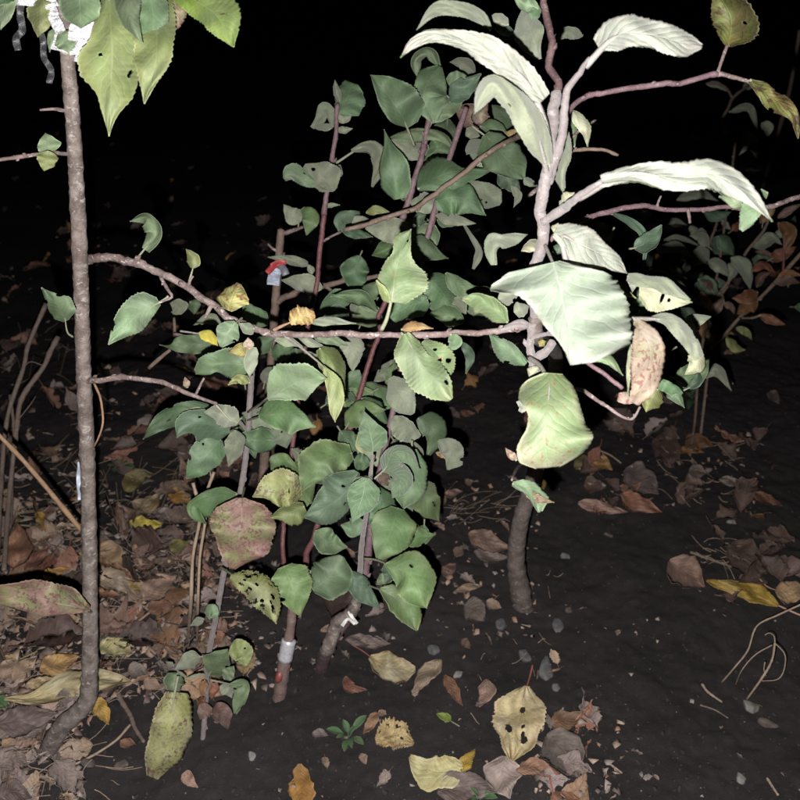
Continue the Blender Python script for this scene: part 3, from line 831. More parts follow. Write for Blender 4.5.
L('TG', .85, [(185, 440), (220, 540), (230, 655)], 0, 'g', A=[16, 50, 62, 50, 20], B=[16, 45, 60, 70, 30])
L('TG', .88, [(115, 600), (60, 640), (5, 625)], 88, 'g')
L('TB', .90, [(402, 180), (330, 130), (262, 88)], 0, 'u', A=[10, 62, 70, 60, 20], B=[6, 20, 30, 30, 10], ser=.08)
L('TB', .93, [(110, -10), (170, 55), (245, 120)], 96, 'g')
L('TB', .92, [(388, 92), (470, 160), (440, 275)], 0, 'g', A=[10, 66, 60, 40, 10], B=[10, 46, 50, 24, 5])
L('TB', .93, [(490, 205), (550, 250), (540, 350)], 0, 'u', A=[10, 36, 56, 60, 5], B=[10, 40, 50, 20, 5])
L('TB', .935, [(480, 262), (510, 275), (545, 300)], 24, 'oy')
L('TG', .90, [(70, 300), (110, 310), (160, 320)], 80, 'g')
L('TG', .90, [(205, 370), (225, 400), (240, 430)], 50, 'br')
fr(220, 520, 220)
L('TB', .85, [(232, 168), (260, 240), (292, 352)], 0, 'b', A=[30, 70, 68, 55, 30, 0], B=[20, 55, 66, 52, 28, 0], tl=.3, label='fresh green leaf just above the silver band')
L('TE', .81, [(38, 205), (120, 235), (180, 300), (205, 378)], 0, 'yg', A=[8, 36, 44, 42, 26, 0], B=[10, 38, 42, 46, 30, 0], ser=.16, lace=26, wv=.4, pet=[(0, 170)], pd=.88)
L('TB', .82, [(140, 205), (165, 225), (195, 232)], 40, 'yg', ser=.2, lace=8)
L('TG', .87, [(335, 252), (400, 205), (442, 130)], 0, 'gl', A=[12, 56, 66, 54, 10], B=[16, 64, 72, 55, 10], pet=[(305, 185)], pd=.93)
L('TG', .90, [(345, 40), (400, 85), (464, 100)], 80, 'gl')
L('TG', .88, [(466, 185), (510, 250), (586, 325)], 70, 'd')
L('TG', .90, [(600, 160), (615, 195), (600, 235)], 44, 'd')
L('TG', .83, [(602, 162), (690, 200), (752, 322)], 0, 'b', A=[8, 48, 76, 74, 44, 0], B=[5, 36, 60, 66, 50, 0], pet=[(522, 140), (570, 146)], pd=.88, tl=.3)
L('TG', .825, [(582, 250), (660, 300), (715, 404)], 0, 'b', A=[5, 36, 46, 44, 36, 5], B=[5, 28, 42, 40, 26, 0], pet=[(540, 238)], pd=.88, tl=-.3)
L('TG', .89, [(345, 185), (335, 205), (322, 235)], 40, 'u')
# small leaves low on the thin sapling
fr(120, 600, 160)
L('TE', .92, [(402, 284), (350, 300), (272, 350)], 74, 'u', pet=[(440, 280)])
L('TE', .93, [(290, 365), (270, 420), (285, 490)], 92, 'gl')
L('TE', .88, [(174, 692), (170, 730), (150, 777)], 0, 'ygs', A=[12, 17, 19, 19, 14, 8], B=[7, 14, 17, 16, 12, 3], px=True, pet=[(178, 676)], tl=.3, ser=.06,
  label='long yellow-green leaf with purple spots hanging to the soil')
L('TE', .92, [(446, 370), (490, 310), (540, 245)], 120, 'gl', pet=[(435, 400)])
L('TE', .91, [(545, 262), (610, 265), (632, 330)], 0, 'yg', A=[10, 55, 50, 30, 5], B=[10, 40, 40, 30, 5])
L('TE', .92, [(520, 395), (545, 365), (570, 330)], 60, 'gl')
L('TE', .92, [(545, 425), (615, 430), (575, 570)], 0, 'gl', A=[5, 24, 30, 26, 5], B=[5, 20, 36, 30, 5], pet=[(450, 400), (500, 410)])
L('TE', .93, [(500, 430), (540, 450), (560, 490)], 60, 'u')
L('TE', .94, [(425, 400), (415, 440), (408, 490)], 40, 'o'); L('TE', .94, [(485, 410), (470, 450), (455, 495)], 40, 'o'); L('TE', .945, [(425, 490), (405, 510), (390, 540)], 34, 'o')
L('TE', .94, [(455, 570), (510, 570), (540, 648)], 92, 'br'); L('TE', .945, [(460, 540), (420, 560), (400, 600)], 70, 'br')
L('TE', .91, [(425, 65), (460, 60), (490, 90)], 70, 'gl'); L('TE', .91, [(420, 95), (385, 110), (350, 130)], 36, 'u')
L('TE', .92, [(270, 330), (250, 320), (228, 308)], 22, 'u'); L('TE', .925, [(420, 370), (370, 380), (320, 400)], 14, 'u'); L('TE', .925, [(330, 385), (300, 365), (280, 350)], 16, 'u')

# stems of the middle saplings
br('TB', [(279, 697, 1), (284, 665, 1.0), (291, 625, .985), (293, 598, .975)], [15, 14, 10, 9], 0, 'foot', 'trunk', 12, .06, gbase=True, px=True)
br('TB', [(293, 606, .98), (286, 570, .966), (284, 530, .96), (290, 460, .96), (297, 410, .965), (310, 320, .97),
          (318, 270, .965), (324, 215, .955)], [7, 5.5, 5.5, 6, 6, 6, 6], 0, 'red', 'branch', 10, .05, px=True)
br('TB', [(293, 606, .98), (302, 570, .965), (312, 540, .955), (345, 440, .94), (364, 383, .935), (378, 330, .93), (392, 280, .92), (402, 220, .91)],
   [8, 7.5, 6.5, 6.5, 6, 6, 6], 0, 'red', 'branch', 10, .05, px=True)
br('TB', [(402, 220, .912), (410, 188, .908), (420, 158, .905), (430, 118, .90)], 8, 6, 'purple', px=True)
br('TB', [(324, 215, .957), (328, 180, .948), (332, 150, .942), (338, 104, .933)], 6.5, 5, 'purple', px=True)
br('TB', [(322, 242, .962), (332, 236, .955), (341, 232, .95)], 3, 2.5, 'twig', px=True)
br('TG', [(321, 668, 1), (327, 650, .99), (336, 634, .98), (347, 618, .965), (358, 596, .95), (366, 565, .935), (372, 520, .92), (380, 470, .91), (389, 430, .905), (400, 375, .90),
          (412, 300, .89), (428, 235, .885), (446, 170, .88), (466, 108, .88)], [15, 11, 7, 6.5, 6, 6, 6], 0, 'purple', 'trunk', 12, .07, gbase=True, px=True)
br('TG', [(321, 667, .99), (327, 650, .985), (336, 634, .975), (347, 618, .96), (356, 600, .945)], 18, 13, 'grey', px=True, gbase=True)
br('TG', [(357, 598, .925), (361, 570, .89), (364, 540, .86), (366, 510, .835), (371, 480, .815), (373, 455, .808)], 7, 4.5, 'lilac', 'branch', 10, .08, px=True)
br('TG', [(428, 235, .887), (434, 215, .885), (441, 190, .882)], 8, 7, 'purple', px=True)
br('TE', [(203, 738, 1), (206, 700, .985), (208, 660, .97), (217, 612, .955), (224, 572, .945), (238, 505, .93), (246, 455, .92), (250, 400, .912), (253, 360, .905), (257, 340, .90)],
   [5, 5.5, 6, 6, 6, 6], 0, 'lilac', 'trunk', 10, .08, gbase=True, px=True)
br('TE', [(252, 410, .915), (262, 402, .9), (275, 392, .88)], 3.5, 2.5, 'lilac', px=True)
br('TE', [(248, 432, .918), (238, 420, .90), (226, 410, .88)], 4, 3, 'lilac', px=True)
br('TP', [(258, 535, 1), (261, 500, 1.2), (265, 450, 1.16), (270, 380, 1.12), (274, 320, 1.09), (277, 280, 1.075), (281, 230, 1.06)], 11, 8, 'brown', 'trunk', 10, .08, gbase=True, px=True)
br('TP', [(282, 234, 1.062), (292, 231, 1.055), (303, 227, 1.05)], 5.5, 3.5, 'twig', px=True)
br('TP', [(276, 303, 1.082), (295, 295, 1.07), (325, 286, 1.06), (350, 278, 1.05), (378, 276, 1.04)], 8, 5, 'brown', px=True)
br('TP', [(279, 252, 1.066), (272, 248, 1.06), (268, 244, 1.055)], 4, 2, 'twig', px=True)
br('TP', [(325, 286, 1.06), (332, 291, 1.055), (337, 293, 1.05)], 4, 3, 'twig', px=True)
br('TB', [(149, 368, .93), (160, 358, .925), (170, 350, .92)], 5, 4, 'brown', px=True)
br('TB', [(174, 334, .93), (190, 336, .925), (212, 328, .92)], 4, 3, 'twig', px=True)
br('TB', [(175, 336, .96), (174, 318, .97)], 4, 3, 'brown', px=True)

fr(260, 180, 160)
L('TP', 1.05, [(208, 205), (160, 175), (118, 122)], 84, 'u', pet=[(190, 245)]); L('TP', 1.04, [(212, 140), (250, 190), (232, 276)], 0, 'b', A=[10, 40, 46, 30, 0], B=[10, 34, 36, 24, 0], cu=.4)
L('TP', 1.06, [(250, 425), (150, 400), (38, 385)], 50, 'u'); L('TB', .98, [(312, 540), (210, 515), (106, 500)], 84, 'u', tl=.5)
L('TB', .96, [(262, 470), (250, 440), (235, 420)], 30, 'u')
L('TB', .91, [(585, 655), (520, 590), (440, 575), (352, 584)], 0, 'g', A=[5, 24, 40, 36, 16, 0], B=[5, 20, 28, 24, 14, 0]); L('TB', .915, [(535, 605), (550, 560), (584, 505)], 80, 'g')
L('TB', 1.0, [(445, 690), (380, 660), (312, 690)], 66, 'd'); L('TB', .95, [(595, 640), (540, 690), (450, 715)], 0, 'gl', A=[10, 50, 40, 20, 0], B=[10, 44, 70, 50, 10])
L('TB', .97, [(515, 600), (480, 640), (470, 690)], 60, 'u'); L('TL', .70, [(248, 712), (360, 705), (482, 718)], 44, 'u', tl=.7)
L('TB', .97, [(405, 262), (400, 200), (500, 160)], 0, 'd', A=[10, 20, 30, 20, 5], B=[10, 60, 70, 40, 5]); L('TB', .96, [(410, 255), (480, 265), (565, 285)], 50, 'd')
L('TB', .95, [(460, 215), (500, 200), (545, 195)], 44, 'u'); L('TG', .93, [(530, 163), (590, 150), (648, 160)], 40, 'yg')
L('TG', .89, [(745, 220), (640, 240), (526, 240)], 0, 'u', A=[10, 70, 66, 40, 5], B=[10, 36, 44, 30, 5], ser=.08)
L('TL', .60, [(150, 712), (200, 690), (272, 665)], 0, 'oy', A=[16, 56, 56, 40, 10], B=[16, 24, 40, 46, 15], pet=[(68, 750), (110, 730)], pd=.645, petm='pt', wv=.5, ser=.16, pr=.0014)
L('TL', .575, [(660, 612), (672, 500), (690, 400), (755, 245)], 0, 'gsp', A=[44, 72, 80, 60, 40, 60, 0], B=[70, 140, 160, 140, 70, 30, 0], pet=[(608, 748), (635, 690)], pd=.598, tl=.2, cu=.2, ser=.09,
  holes=[(.86, -.3, .02, .2)], pr=.0016, label='pale green specked leaf rising from the long branch')
L('TL', .57, [(650, 612), (625, 560), (582, 500)], 0, 'yg', A=[6, 30, 30, 20, 0], B=[4, 14, 16, 10, 0])
fr(380, 160, 160)
L('TB', .80, [(240, 700), (120, 740), (60, 800)], 0, 'g', A=[30, 60, 60, 40, 20], B=[20, 40, 50, 50, 10]); L('TG', .82, [(235, 580), (300, 650), (360, 740)], 0, 'g', A=[20, 60, 70, 50, 10], B=[20, 60, 90, 80, 10], cu=.3)
L('TB', .81, [(420, 810), (320, 770), (240, 770)], 90, 'g'); L('TG', .84, [(370, 690), (400, 720), (430, 770)], 70, 'u')
L('TG', .88, [(150, 400), (235, 430), (342, 492)], 0, 'g', A=[10, 40, 30, 10, 0], B=[20, 66, 70, 40, 0], cu=.25)
L('TG', .90, [(285, 425), (230, 360), (160, 345)], 90, 'gl'); L('TG', .91, [(275, 190), (210, 220), (145, 210)], 100, 'u')
L('TG', .90, [(195, 330), (200, 290), (230, 275)], 60, 'd')
L('TG', .85, [(278, 205), (400, 190), (530, 278)], 0, 'g', A=[20, 66, 72, 60, 30, 0], B=[40, 80, 86, 66, 30, 0], wv=.35, tl=.3)
L('TG', .90, [(432, 115), (520, 160), (604, 218)], 0, 'u', A=[10, 30, 46, 50, 10], B=[10, 50, 66, 56, 10])
L('TG', .87, [(280, 275), (380, 300), (480, 318)], 56, 'u', tl=.6); L('TG', .89, [(285, 300), (330, 310), (400, 320)], 50, 'g')
L('TG', .90, [(420, 322), (462, 390), (495, 460), (468, 546)], 0, 'u', A=[6, 8, 14, 16, 5], B=[6, 10, 12, 18, 8])
L('TF', .55, [(575, 525), (570, 420), (620, 390), (738, 372)], 0, 'u', A=[20, 40, 50, 20, 14, 0], B=[10, 14, 40, 50, 40, 0], tl=.5)
L('TF', .53, [(800, 420), (760, 430), (706, 455)], 66, 'cr')
L('TG', .72, [(330, 565), (400, 625), (480, 655), (580, 660)], 0, 'g', A=[6, 26, 30, 24, 24, 5], B=[6, 40, 50, 20, 24, 5])
L('TL', .565, [(640, 810), (560, 740), (490, 690), (412, 692)], 0, 'gsp', A=[6, 50, 58, 80, 56, 8], B=[6, 46, 48, 30, 20, 0], cu=.4, ser=.06)
L('TF', .58, [(590, 700), (640, 680), (715, 640)], 80, 'u'); L('TF', .585, [(670, 760), (710, 745), (745, 730)], 80, 'u')
fr(360, 180, 220)
L('TL', .562, [(165, 558), (215, 660), (335, 795)], 0, 'gsp', A=[14, 36, 44, 55, 46, 5], B=[20, 64, 78, 80, 60, 15], cu=.2, tl=.2, pet=[(150, 556)], ser=.08, holes=[(.82, .55, .03, .16)])
L('TL', .577, [(228, 588), (290, 650), (310, 728)], 0, 'gsp', A=[14, 38, 50, 44, 10], B=[14, 40, 44, 40, 10], ser=.12, holes=[(.3, .2, .04, .15), (.55, -.1, .05, .2), (.62, .5, .05, .2), (.82, -.3, .06, .25)])
L('TL', .59, [(604, 668), (540, 620), (468, 560)], 0, 'g', A=[10, 36, 46, 30, 0], B=[10, 24, 28, 20, 0], ser=.07)
L('TL', .585, [(150, 545), (200, 530), (266, 540)], 36, 'oy', ser=.14)
L('TL', .575, [(330, 560), (345, 590), (320, 620)], 50, 'gl')
L('TG', .85, [(368, 590), (400, 640), (385, 705)], 34, 'd')
# leaves above the long branch, top of the middle saplings
fr(360, 40, 160)
L('TB', .885, [(242, 438), (165, 315), (52, 174)], 0, 'g', A=[6, 46, 56, 48, 26, 0], B=[50, 115, 110, 96, 60, 0], pet=[(272, 530)], pd=.905, tl=-.35, cu=.15, ser=.035)
L('TB', .875, [(190, 796), (165, 640), (120, 446)], 0, 'g', A=[20, 60, 66, 50, 16, 0], B=[30, 68, 72, 52, 20, 0], pet=[(245, 745), (220, 800)], pd=.905, cu=.35, tl=.2, ser=.03)
L('TB', .92, [(402, 135), (340, 60), (280, 100), (292, 186)], 0, 'gl', A=[5, 26, 22, 26, 5], B=[5, 24, 20, 20, 5])
L('TB', .895, [(368, 410), (320, 270), (400, 128)], 0, 'gl', A=[10, 40, 50, 60, 10], B=[20, 90, 110, 80, 10], cu=-.4)
L('TB', .91, [(352, 410), (420, 340), (520, 262)], 0, 'gl', A=[10, 44, 50, 30, 5], B=[10, 40, 50, 40, 5], pet=[(345, 440)])
L('TB', .90, [(450, 312), (520, 240), (606, 168)], 96, 'd'); L('TB', .895, [(432, 195), (490, 200), (556, 200)], 84, 'gl')
L('TB', .96, [(575, 165), (510, 115), (448, 110)], 62, 'u')
L('TG', .95, [(580, 450), (550, 380), (478, 345)], 0, 'br', A=[10, 50, 60, 40, 5], B=[20, 70, 60, 40, 5])
L('TG', .93, [(620, 420), (600, 380), (640, 320)], 70, 'pk')
L('TB', .93, [(132, 500), (280, 470), (400, 480), (472, 544)], 0, 'gl', A=[5, 22, 26, 24, 20, 0], B=[5, 30, 34, 26, 20, 0])
L('TB', .95, [(345, 535), (250, 550), (140, 500)], 0, 'u', A=[10, 44, 44, 20, 5], B=[10, 30, 34, 20, 5])
L('TG', .95, [(790, 410), (720, 380), (658, 325)], 100, 'g')
L('TG', .87, [(290, 745), (380, 690), (480, 658), (664, 646)], 0, 'g', A=[10, 70, 90, 70, 14, 10, 0], B=[10, 44, 70, 70, 60, 36, 0], ser=.04)
L('TG', .855, [(628, 470), (700, 560), (820, 690)], 0, 'g', A=[20, 60, 76, 80, 60, 10], B=[20, 80, 100, 80, 50, 10], pet=[(560, 430)], cu=.3)
L('TG', .91, [(550, 500), (590, 560), (580, 625)], 100, 'u'); L('TG', .92, [(600, 430), (680, 440), (750, 480)], 70, 'gl')
L('TG', .93, [(535, 440), (570, 470), (600, 480)], 60, 'u')
L('TG', .84, [(820, 480), (760, 470), (722, 465)], 46, 'oy')
fr(380, 160, 160)
L('TG', .92, [(590, 70), (650, 110), (700, 175)], 90, 'd'); L('TG', .91, [(655, 130), (690, 180), (668, 238)], 36, 'u')
L('TG', .84, [(720, 90), (745, 110), (790, 130)], 40, 'u'); L('TG', .9, [(470, -5), (500, 5), (540, 40)], 50, 'gl')
fr(200, 60, 200)
L('TB', .94, [(555, 215), (590, 150), (610, 90)], 0, 'g', A=[10, 36, 44, 46, 30], B=[20, 62, 62, 50, 20], cu=.3); L('TB', .935, [(560, 165), (545, 120), (540, 80)], 28, 'u')
L('TB', .945, [(530, 265), (500, 195), (470, 240), (446, 270)], 0, 'u', A=[5, 10, 26, 24, 10], B=[10, 26, 22, 10, 5]); L('TB', .945, [(535, 265), (490, 270), (446, 268)], 26, 'u')
L('TB', .94, [(545, 230), (580, 230), (610, 210)], 40, 'u'); L('TB', .945, [(545, 275), (575, 280), (612, 274)], 26, 'u')
L('TB', .935, [(605, 362), (690, 345), (725, 390), (688, 508)], 0, 'u', A=[5, 18, 20, 26, 20, 5], B=[5, 20, 34, 36, 16, 3], pet=[(545, 412)], pd=.945)
L('TB', .93, [(530, 520), (440, 480), (370, 460), (338, 480)], 0, 'gl', A=[5, 14, 30, 20, 5], B=[5, 10, 20, 40, 10])
L('TB', .925, [(540, 520), (480, 460), (418, 420)], 0, 'u', A=[10, 40, 44, 30, 10], B=[10, 60, 56, 30, 5], holes=[(.75, -.1, .06, .2)])
L('TB', .95, [(560, 420), (530, 470), (515, 510)], 50, 'u'); L('TB', .96, [(500, 585), (530, 580), (560, 580)], 16, 'u')

# more leaves deeper in the middle saplings
rf = np.random.RandomState(2024)
for n_, (x0, x1, y0, y1), d0, d1 in ((6, (380, 500, 110, 235), .95, 1.03), (10, (320, 485, 240, 335), .95, 1.04), (17, (215, 440, 340, 425), .95, 1.04),
                                     (22, (275, 425, 420, 535), .91, .99), (8, (330, 430, 520, 600), .92, .97), (9, (560, 690, 300, 400), .66, .8), (8, (570, 680, 225, 300), .7, .9)):
    for _ in range(n_):
        x, y = rf.uniform(x0, x1), rf.uniform(y0, y1); a = rf.uniform(0, 6.28); l = rf.uniform(18, 50); bend = rf.uniform(-.7, .7)
        p1 = (x + math.cos(a) * l * .5, y + math.sin(a) * l * .5); p2 = (p1[0] + math.cos(a + bend) * l * .5, p1[1] + math.sin(a + bend) * l * .5)
        kd = ['g', 'g', 'u', 'gl', 'd', 'u', 'b', 'g'][rf.randint(8)]
        L('TF' if x0 > 550 else ('TB' if rf.rand() < .5 else 'TG'), rf.uniform(d0, d1), [(x, y), p1, p2], l * rf.uniform(.42, .62), kd, px=True, pet=[(x - math.cos(a - bend) * 6, y - math.sin(a - bend) * 6)],
          cu=rf.uniform(-.3, .7), wv=rf.uniform(.1, .5))

# ================================================================== foreground sapling
br('TF', [(523, 607, 1.17), (516, 560, 1.12), (521, 520, 1.07), (533, 480, 1.02), (546, 420, .93), (556, 360, .82), (550, 345, .72), (538, 338, .60), (535, 318, .555)], [23, 18.5, 17, 16.5, 16, 14], 0, 'trunk', 'trunk', 16, .015, gbase=True, px=True)
br('TF', [(536, 335, .585), (535, 310, .545), (539, 260, .505), (544, 200, .468), (549, 160, .455), (553, 120, .455), (556, 92, .465)], [12, 13.5, 14, 14, 12], 0, 'downy', 'branch', 14, .05, px=True)
br('TF', [(556, 100, .468), (556, 82, .475), (550, 50, .49), (543, -8, .505)], 9, 8, 'plum', 'branch', 12, .08, px=True)
br('TF', [(533, 372, .575), (532, 350, .57), (536, 322, .555)], 9, 10, 'lilac', px=True)
br('TF', [(530, 362, .572), (545, 352, .56), (553, 342, .55)], 12, 9, 'lilac', px=True, nodes=.2)
br('TF', [(535, 330, .56), (520, 322, .56), (505, 328, .565)], 7, 5, 'lilac', px=True)
br('TF', [(530, 338, .56), (550, 334, .545), (568, 340, .53)], 5, 4, 'lilac', px=True)
br('TF', [(548, 184, .466), (555, 165, .452), (559, 140, .44), (564, 105, .428), (574, 80, .415), (590, 58, .405)], [9, 11, 10, 8, 5], 0, 'downy', 'shoot', px=True, nodes=.05)
br('TF', [(543, 222, .472), (552, 215, .455), (562, 208, .44), (580, 196, .40), (603, 181, .37)], [9, 11, 10, 8, 6], 0, 'downy', 'shoot', px=True, nodes=.05)
br('TF', [(562, 120, .50), (574, 106, .52), (590, 96, .535), (604, 92, .54), (640, 88, .55), (680, 84, .56), (700, 77, .565), (718, 74, .565)], 6, 6.5, 'purple', px=True, nodes=.14)
br('TF', [(717, 74, .565), (722, 60, .565), (727, 46, .565)], 4, 4, 'twig', px=True, nodes=.04)
br('TF', [(718, 74, .565), (735, 76, .57), (750, 82, .572), (764, 87, .572)], 5.5, 4, 'twig', px=True)
br('TF', [(550, 240, .62), (570, 225, .64), (588, 217, .65), (610, 208, .66), (640, 206, .67), (680, 209, .68), (732, 207, .69)], 7, 5, 'purple', px=True, nodes=.12)
br('TF', [(688, 209, .68), (689, 216, .68), (690, 223, .68)], 4, 3, 'twig', px=True); br('TF', [(657, 207, .672), (659, 200, .672), (661, 196, .672)], 3.5, 2, 'twig', px=True)
br('TF', [(732, 207, .69), (768, 205, .70), (790, 197, .705), (806, 194, .71)], 6, 6, 'twig', px=True, nodes=.2)
br('TF', [(556, 108, .50), (530, 128, .70), (505, 142, .79), (470, 165, .82), (445, 185, .83), (432, 198, .835), (405, 211, .845), (375, 222, .855), (345, 230, .865)], 6.5, 5.5, 'brown', px=True, nodes=.1)
br('TF', [(560, 152, .60), (585, 150, .62), (605, 150, .625), (618, 155, .63)], 5, 3.5, 'brown', px=True)
br('TF', [(565, 145, .60), (580, 130, .62), (596, 120, .64)], 4, 3, 'twig', px=True)
br('TF', [(548, 388, .93), (560, 392, .80), (581, 391, .66), (600, 404, .64), (614, 413, .635), (632, 419, .63), (640, 407, .625)], 6, 3, 'twig', px=True, nodes=.2)
br('TF', [(572, 345, .55), (588, 362, .53), (604, 373, .52), (616, 384, .515), (622, 388, .515)], 6, 5, 'purple', px=True)
br('TF', [(528, 445, .98), (524, 460, .80), (516, 470, .68), (512, 480, .62)], 5, 3, 'twig', px=True)
br('TF', [(529, 196, .60), (538, 188, .56), (546, 180, .50)], 5, 4, 'twig', px=True)

fr(360, 0, 220)
L('TF', .51, [(477, 106), (430, 55), (340, 28), (260, 40), (206, 110)], 0, 'u', A=[4, 26, 30, 28, 20, 0], B=[4, 22, 26, 26, 10, 0], dt=-.02, tl=.5)
L('TF', .405, [(668, 362), (590, 285), (500, 210), (400, 158), (270, 130), (200, 155), (147, 210)], 0, 'w', A=[24, 46, 48, 48, 30, 22, 20, 0], B=[30, 52, 58, 56, 40, 22, 20, 0],
  pet=[(690, 620), (688, 545), (668, 440)], pd=.464, pr=.0026, petm='pw', dt=-.02, tl=.35, cu=.25, ser=.08, label='long arching silvery leaf glaring in the flash, tip to the left')
L('TF', .432, [(684, 600), (625, 450), (560, 360), (480, 300), (414, 416)], 0, 'u', A=[14, 50, 60, 50, 45, 40, 0], B=[20, 42, 46, 40, 26, 30, 0], pet=[(685, 660)], pd=.466, pr=.002, petm='pw', ser=.06, tl=-.4)
L('TF', .50, [(690, 395), (720, 540), (742, 698)], 0, 'u', A=[30, 50, 52, 44, 14, 5], B=[30, 40, 50, 50, 30, 5])
L('TF', .54, [(650, 30), (600, 15), (556, -12)], 56, 'gl'); L('TF', .56, [(655, 215), (620, 110), (590, 28)], 0, 'u', A=[10, 50, 66, 40, 0], B=[5, 20, 46, 30, 0], tl=.6)
L('TF', .60, [(540, 90), (505, 70), (464, 62)], 46, 'u'); L('TF', .62, [(560, 120), (520, 110), (480, 95)], 40, 'd')
L('TF', .80, [(810, 130), (750, 120), (694, 145)], 46, 'u'); L('TF', .54, [(625, 70), (640, 40), (640, 10)], 40, 'g')
L('TF', .475, [(735, 735), (760, 720), (780, 700)], 60, 'cr')
fr(560, 0, 240)
L('TF', .402, [(128, 158), (210, 112), (310, 118), (400, 142), (474, 154)], 0, 'w', A=[34, 58, 62, 52, 54, 40, 8], B=[10, 48, 44, 40, 48, 44, 8], pet=[(85, 222)], pd=.412, pr=.0021, petm='pw', tl=.35, cu=.2, ser=.07, dt=-.015)
L('TF', .57, [(560, 156), (568, 60), (515, -40)], 0, 'osp', A=[8, 44, 56, 60, 40, 0], B=[12, 80, 92, 70, 30, 0], wv=.3, ser=.1, label='olive leaf browned along the edges, upright on a thin stalk')
L('TF', .57, [(632, 268), (690, 315), (745, 350), (785, 395), (794, 462)], 0, 'osp', A=[6, 30, 30, 24, 12, 0], B=[6, 22, 40, 26, 16, 0], wv=.5)
L('TF', .362, [(138, 602), (260, 578), (390, 590), (500, 580), (590, 622), (650, 668), (709, 739)], 0, 'w', A=[22, 28, 48, 50, 46, 26, 0], B=[22, 26, 45, 48, 46, 26, 0], pet=[(60, 662)], pd=.41, pr=.0022, petm='pw',
  tl=.4, cu=.2, ser=.09, dt=-.01, label='long silvery leaf glaring in the flash, tip drooping to the right')
L('TF', .395, [(690, 640), (660, 690), (604, 768)], 0, 'gl', A=[5, 12, 20, 20, 5], B=[20, 46, 50, 34, 5], ser=.12); L('TF', .40, [(640, 650), (590, 670), (530, 655)], 50, 'gl', ser=.12)
L('TF', .62, [(35, 365), (85, 430), (92, 490)], 44, 'cr', ser=.08); L('TF', .63, [(30, 380), (45, 440), (48, 492)], 26, 'g')
fr(500, 180, 160)
L('TF', .455, [(270, 265), (380, 312), (500, 372), (636, 468)], 0, 'w', A=[44, 84, 92, 66, 50, 0], B=[20, 60, 108, 84, 40, 0], pet=[(300, 462), (330, 425)], pd=.46, petm='pw', tl=.35, cu=.25, wv=.25, ser=.05, pr=.002)
L('TF', .41, [(554, 262), (560, 288), (568, 328), (573, 365)], 0, 'wg', A=[6, 28, 50, 58, 60, 61, 60, 57, 20], B=[46, 66, 44, 32, 27, 20, 12, 6, 2], px=True, tl=-.28, cu=.28, ser=.04, pet=[(545, 245)], pd=.49, dt=-.015, petm='pw',
  label='broad pale green leaf glaring in the flash at the centre right')
L('TF', .52, [(368, 452), (500, 490), (682, 592)], 0, 'yg', A=[8, 26, 30, 26, 0], B=[8, 22, 26, 30, 0])
L('TF', .80, [(558, 165), (650, 210), (722, 280), (716, 446)], 0, 'd', A=[6, 18, 22, 20, 10, 3], B=[6, 16, 20, 24, 6, 3])
L('TF', .60, [(270, 420), (290, 400), (310, 420)], 50, 'g'); L('TF', .6, [(265, 360), (290, 350), (310, 380)], 60, 'd')
L('TF', .47, [(268, 260), (285, 235), (290, 215)], 50, 'cr'); L('TF', .47, [(300, 140), (340, 110), (372, 90)], 60, 'u')
fr(580, 240, 160)
L('TF', .49, [(296, 262), (380, 265), (470, 290), (562, 312)], 0, 'cr', A=[26, 46, 46, 40, 20, 0], B=[30, 90, 90, 66, 34, 0], holes=[(.45, -.15, .035, .3), (.58, -.25, .03, .14)], cu=.2, ser=.06)
L('TF', .478, [(238, 180), (330, 205), (430, 225), (552, 300)], 0, 'u', A=[14, 30, 30, 34, 20, 0], B=[24, 36, 30, 44, 30, 0], tl=.5)
L('TF', .50, [(238, 195), (265, 215), (262, 262)], 44, 'w')
L('TF', .50, [(352, 388), (450, 410), (540, 490), (600, 590)], 0, 'u', A=[6, 36, 44, 40, 34, 24], B=[6, 20, 40, 44, 40, 30], pet=[(252, 396)], pd=.47, petm='pw', tl=.3, pr=.0016)
L('TF', .485, [(580, 570), (585, 620), (522, 674)], 0, 'cr', A=[30, 40, 44, 26, 0], B=[40, 46, 40, 20, 0], ser=.1)
L('TF', .475, [(636, 321), (650, 350), (645, 380), (634, 404)], 0, 'pk', A=[5, 13, 15, 15, 12, 5], B=[3, 14, 19, 17, 11, 4], px=True, cu=.1, tl=.5, ser=.08)
L('TF', .478, [(640, 392), (628, 398), (618, 396)], 0, 'pk', A=[6, 6, 6, 5], B=[6, 6, 6, 3], px=True)
L('TF', .48, [(631, 345), (629, 370), (628, 398)], 5, 'cr', px=True)
L('TF', .62, [(372, 700), (440, 730), (512, 772)], 0, 'g', A=[8, 24, 24, 10], B=[8, 36, 34, 10], ser=.06); L('TF', .63, [(390, 745), (360, 790), (330, 860)], 130, 'yg')
L('TF', .625, [(395, 720), (450, 765), (505, 775)], 20, 'u')
L('TF', .47, [(15, 595), (120, 590), (216, 678)], 0, 'gl', A=[20, 40, 34, 20, 0], B=[5, 24, 24, 10, 0], ser=.06)
L('TR', 1.2, [(580, 690), (680, 650), (758, 755)], 66, 'u')
fr(480, 300, 160)
L('TF', .465, [(550, 373), (548, 400), (545, 432), (548, 468)], 0, 'wsp', A=[12, 21, 27, 31, 35, 39, 45, 46, 43, 35, 12], B=[6, 22, 28, 29, 22, 17, 18, 24, 29, 28, 12], px=True, pet=[(529, 358), (540, 366)], pd=.56, petm='pw', pr=.0018,
  tl=-.25, cu=.3, wv=.22, ser=.018, dt=-.02, label='broad pale leaf flecked with rust, lowest on the foreground sapling')
L('TF', .50, [(520, 400), (523, 407), (520, 412)], 0, 'w', A=[4, 5, 2], B=[4, 4, 2], px=True)
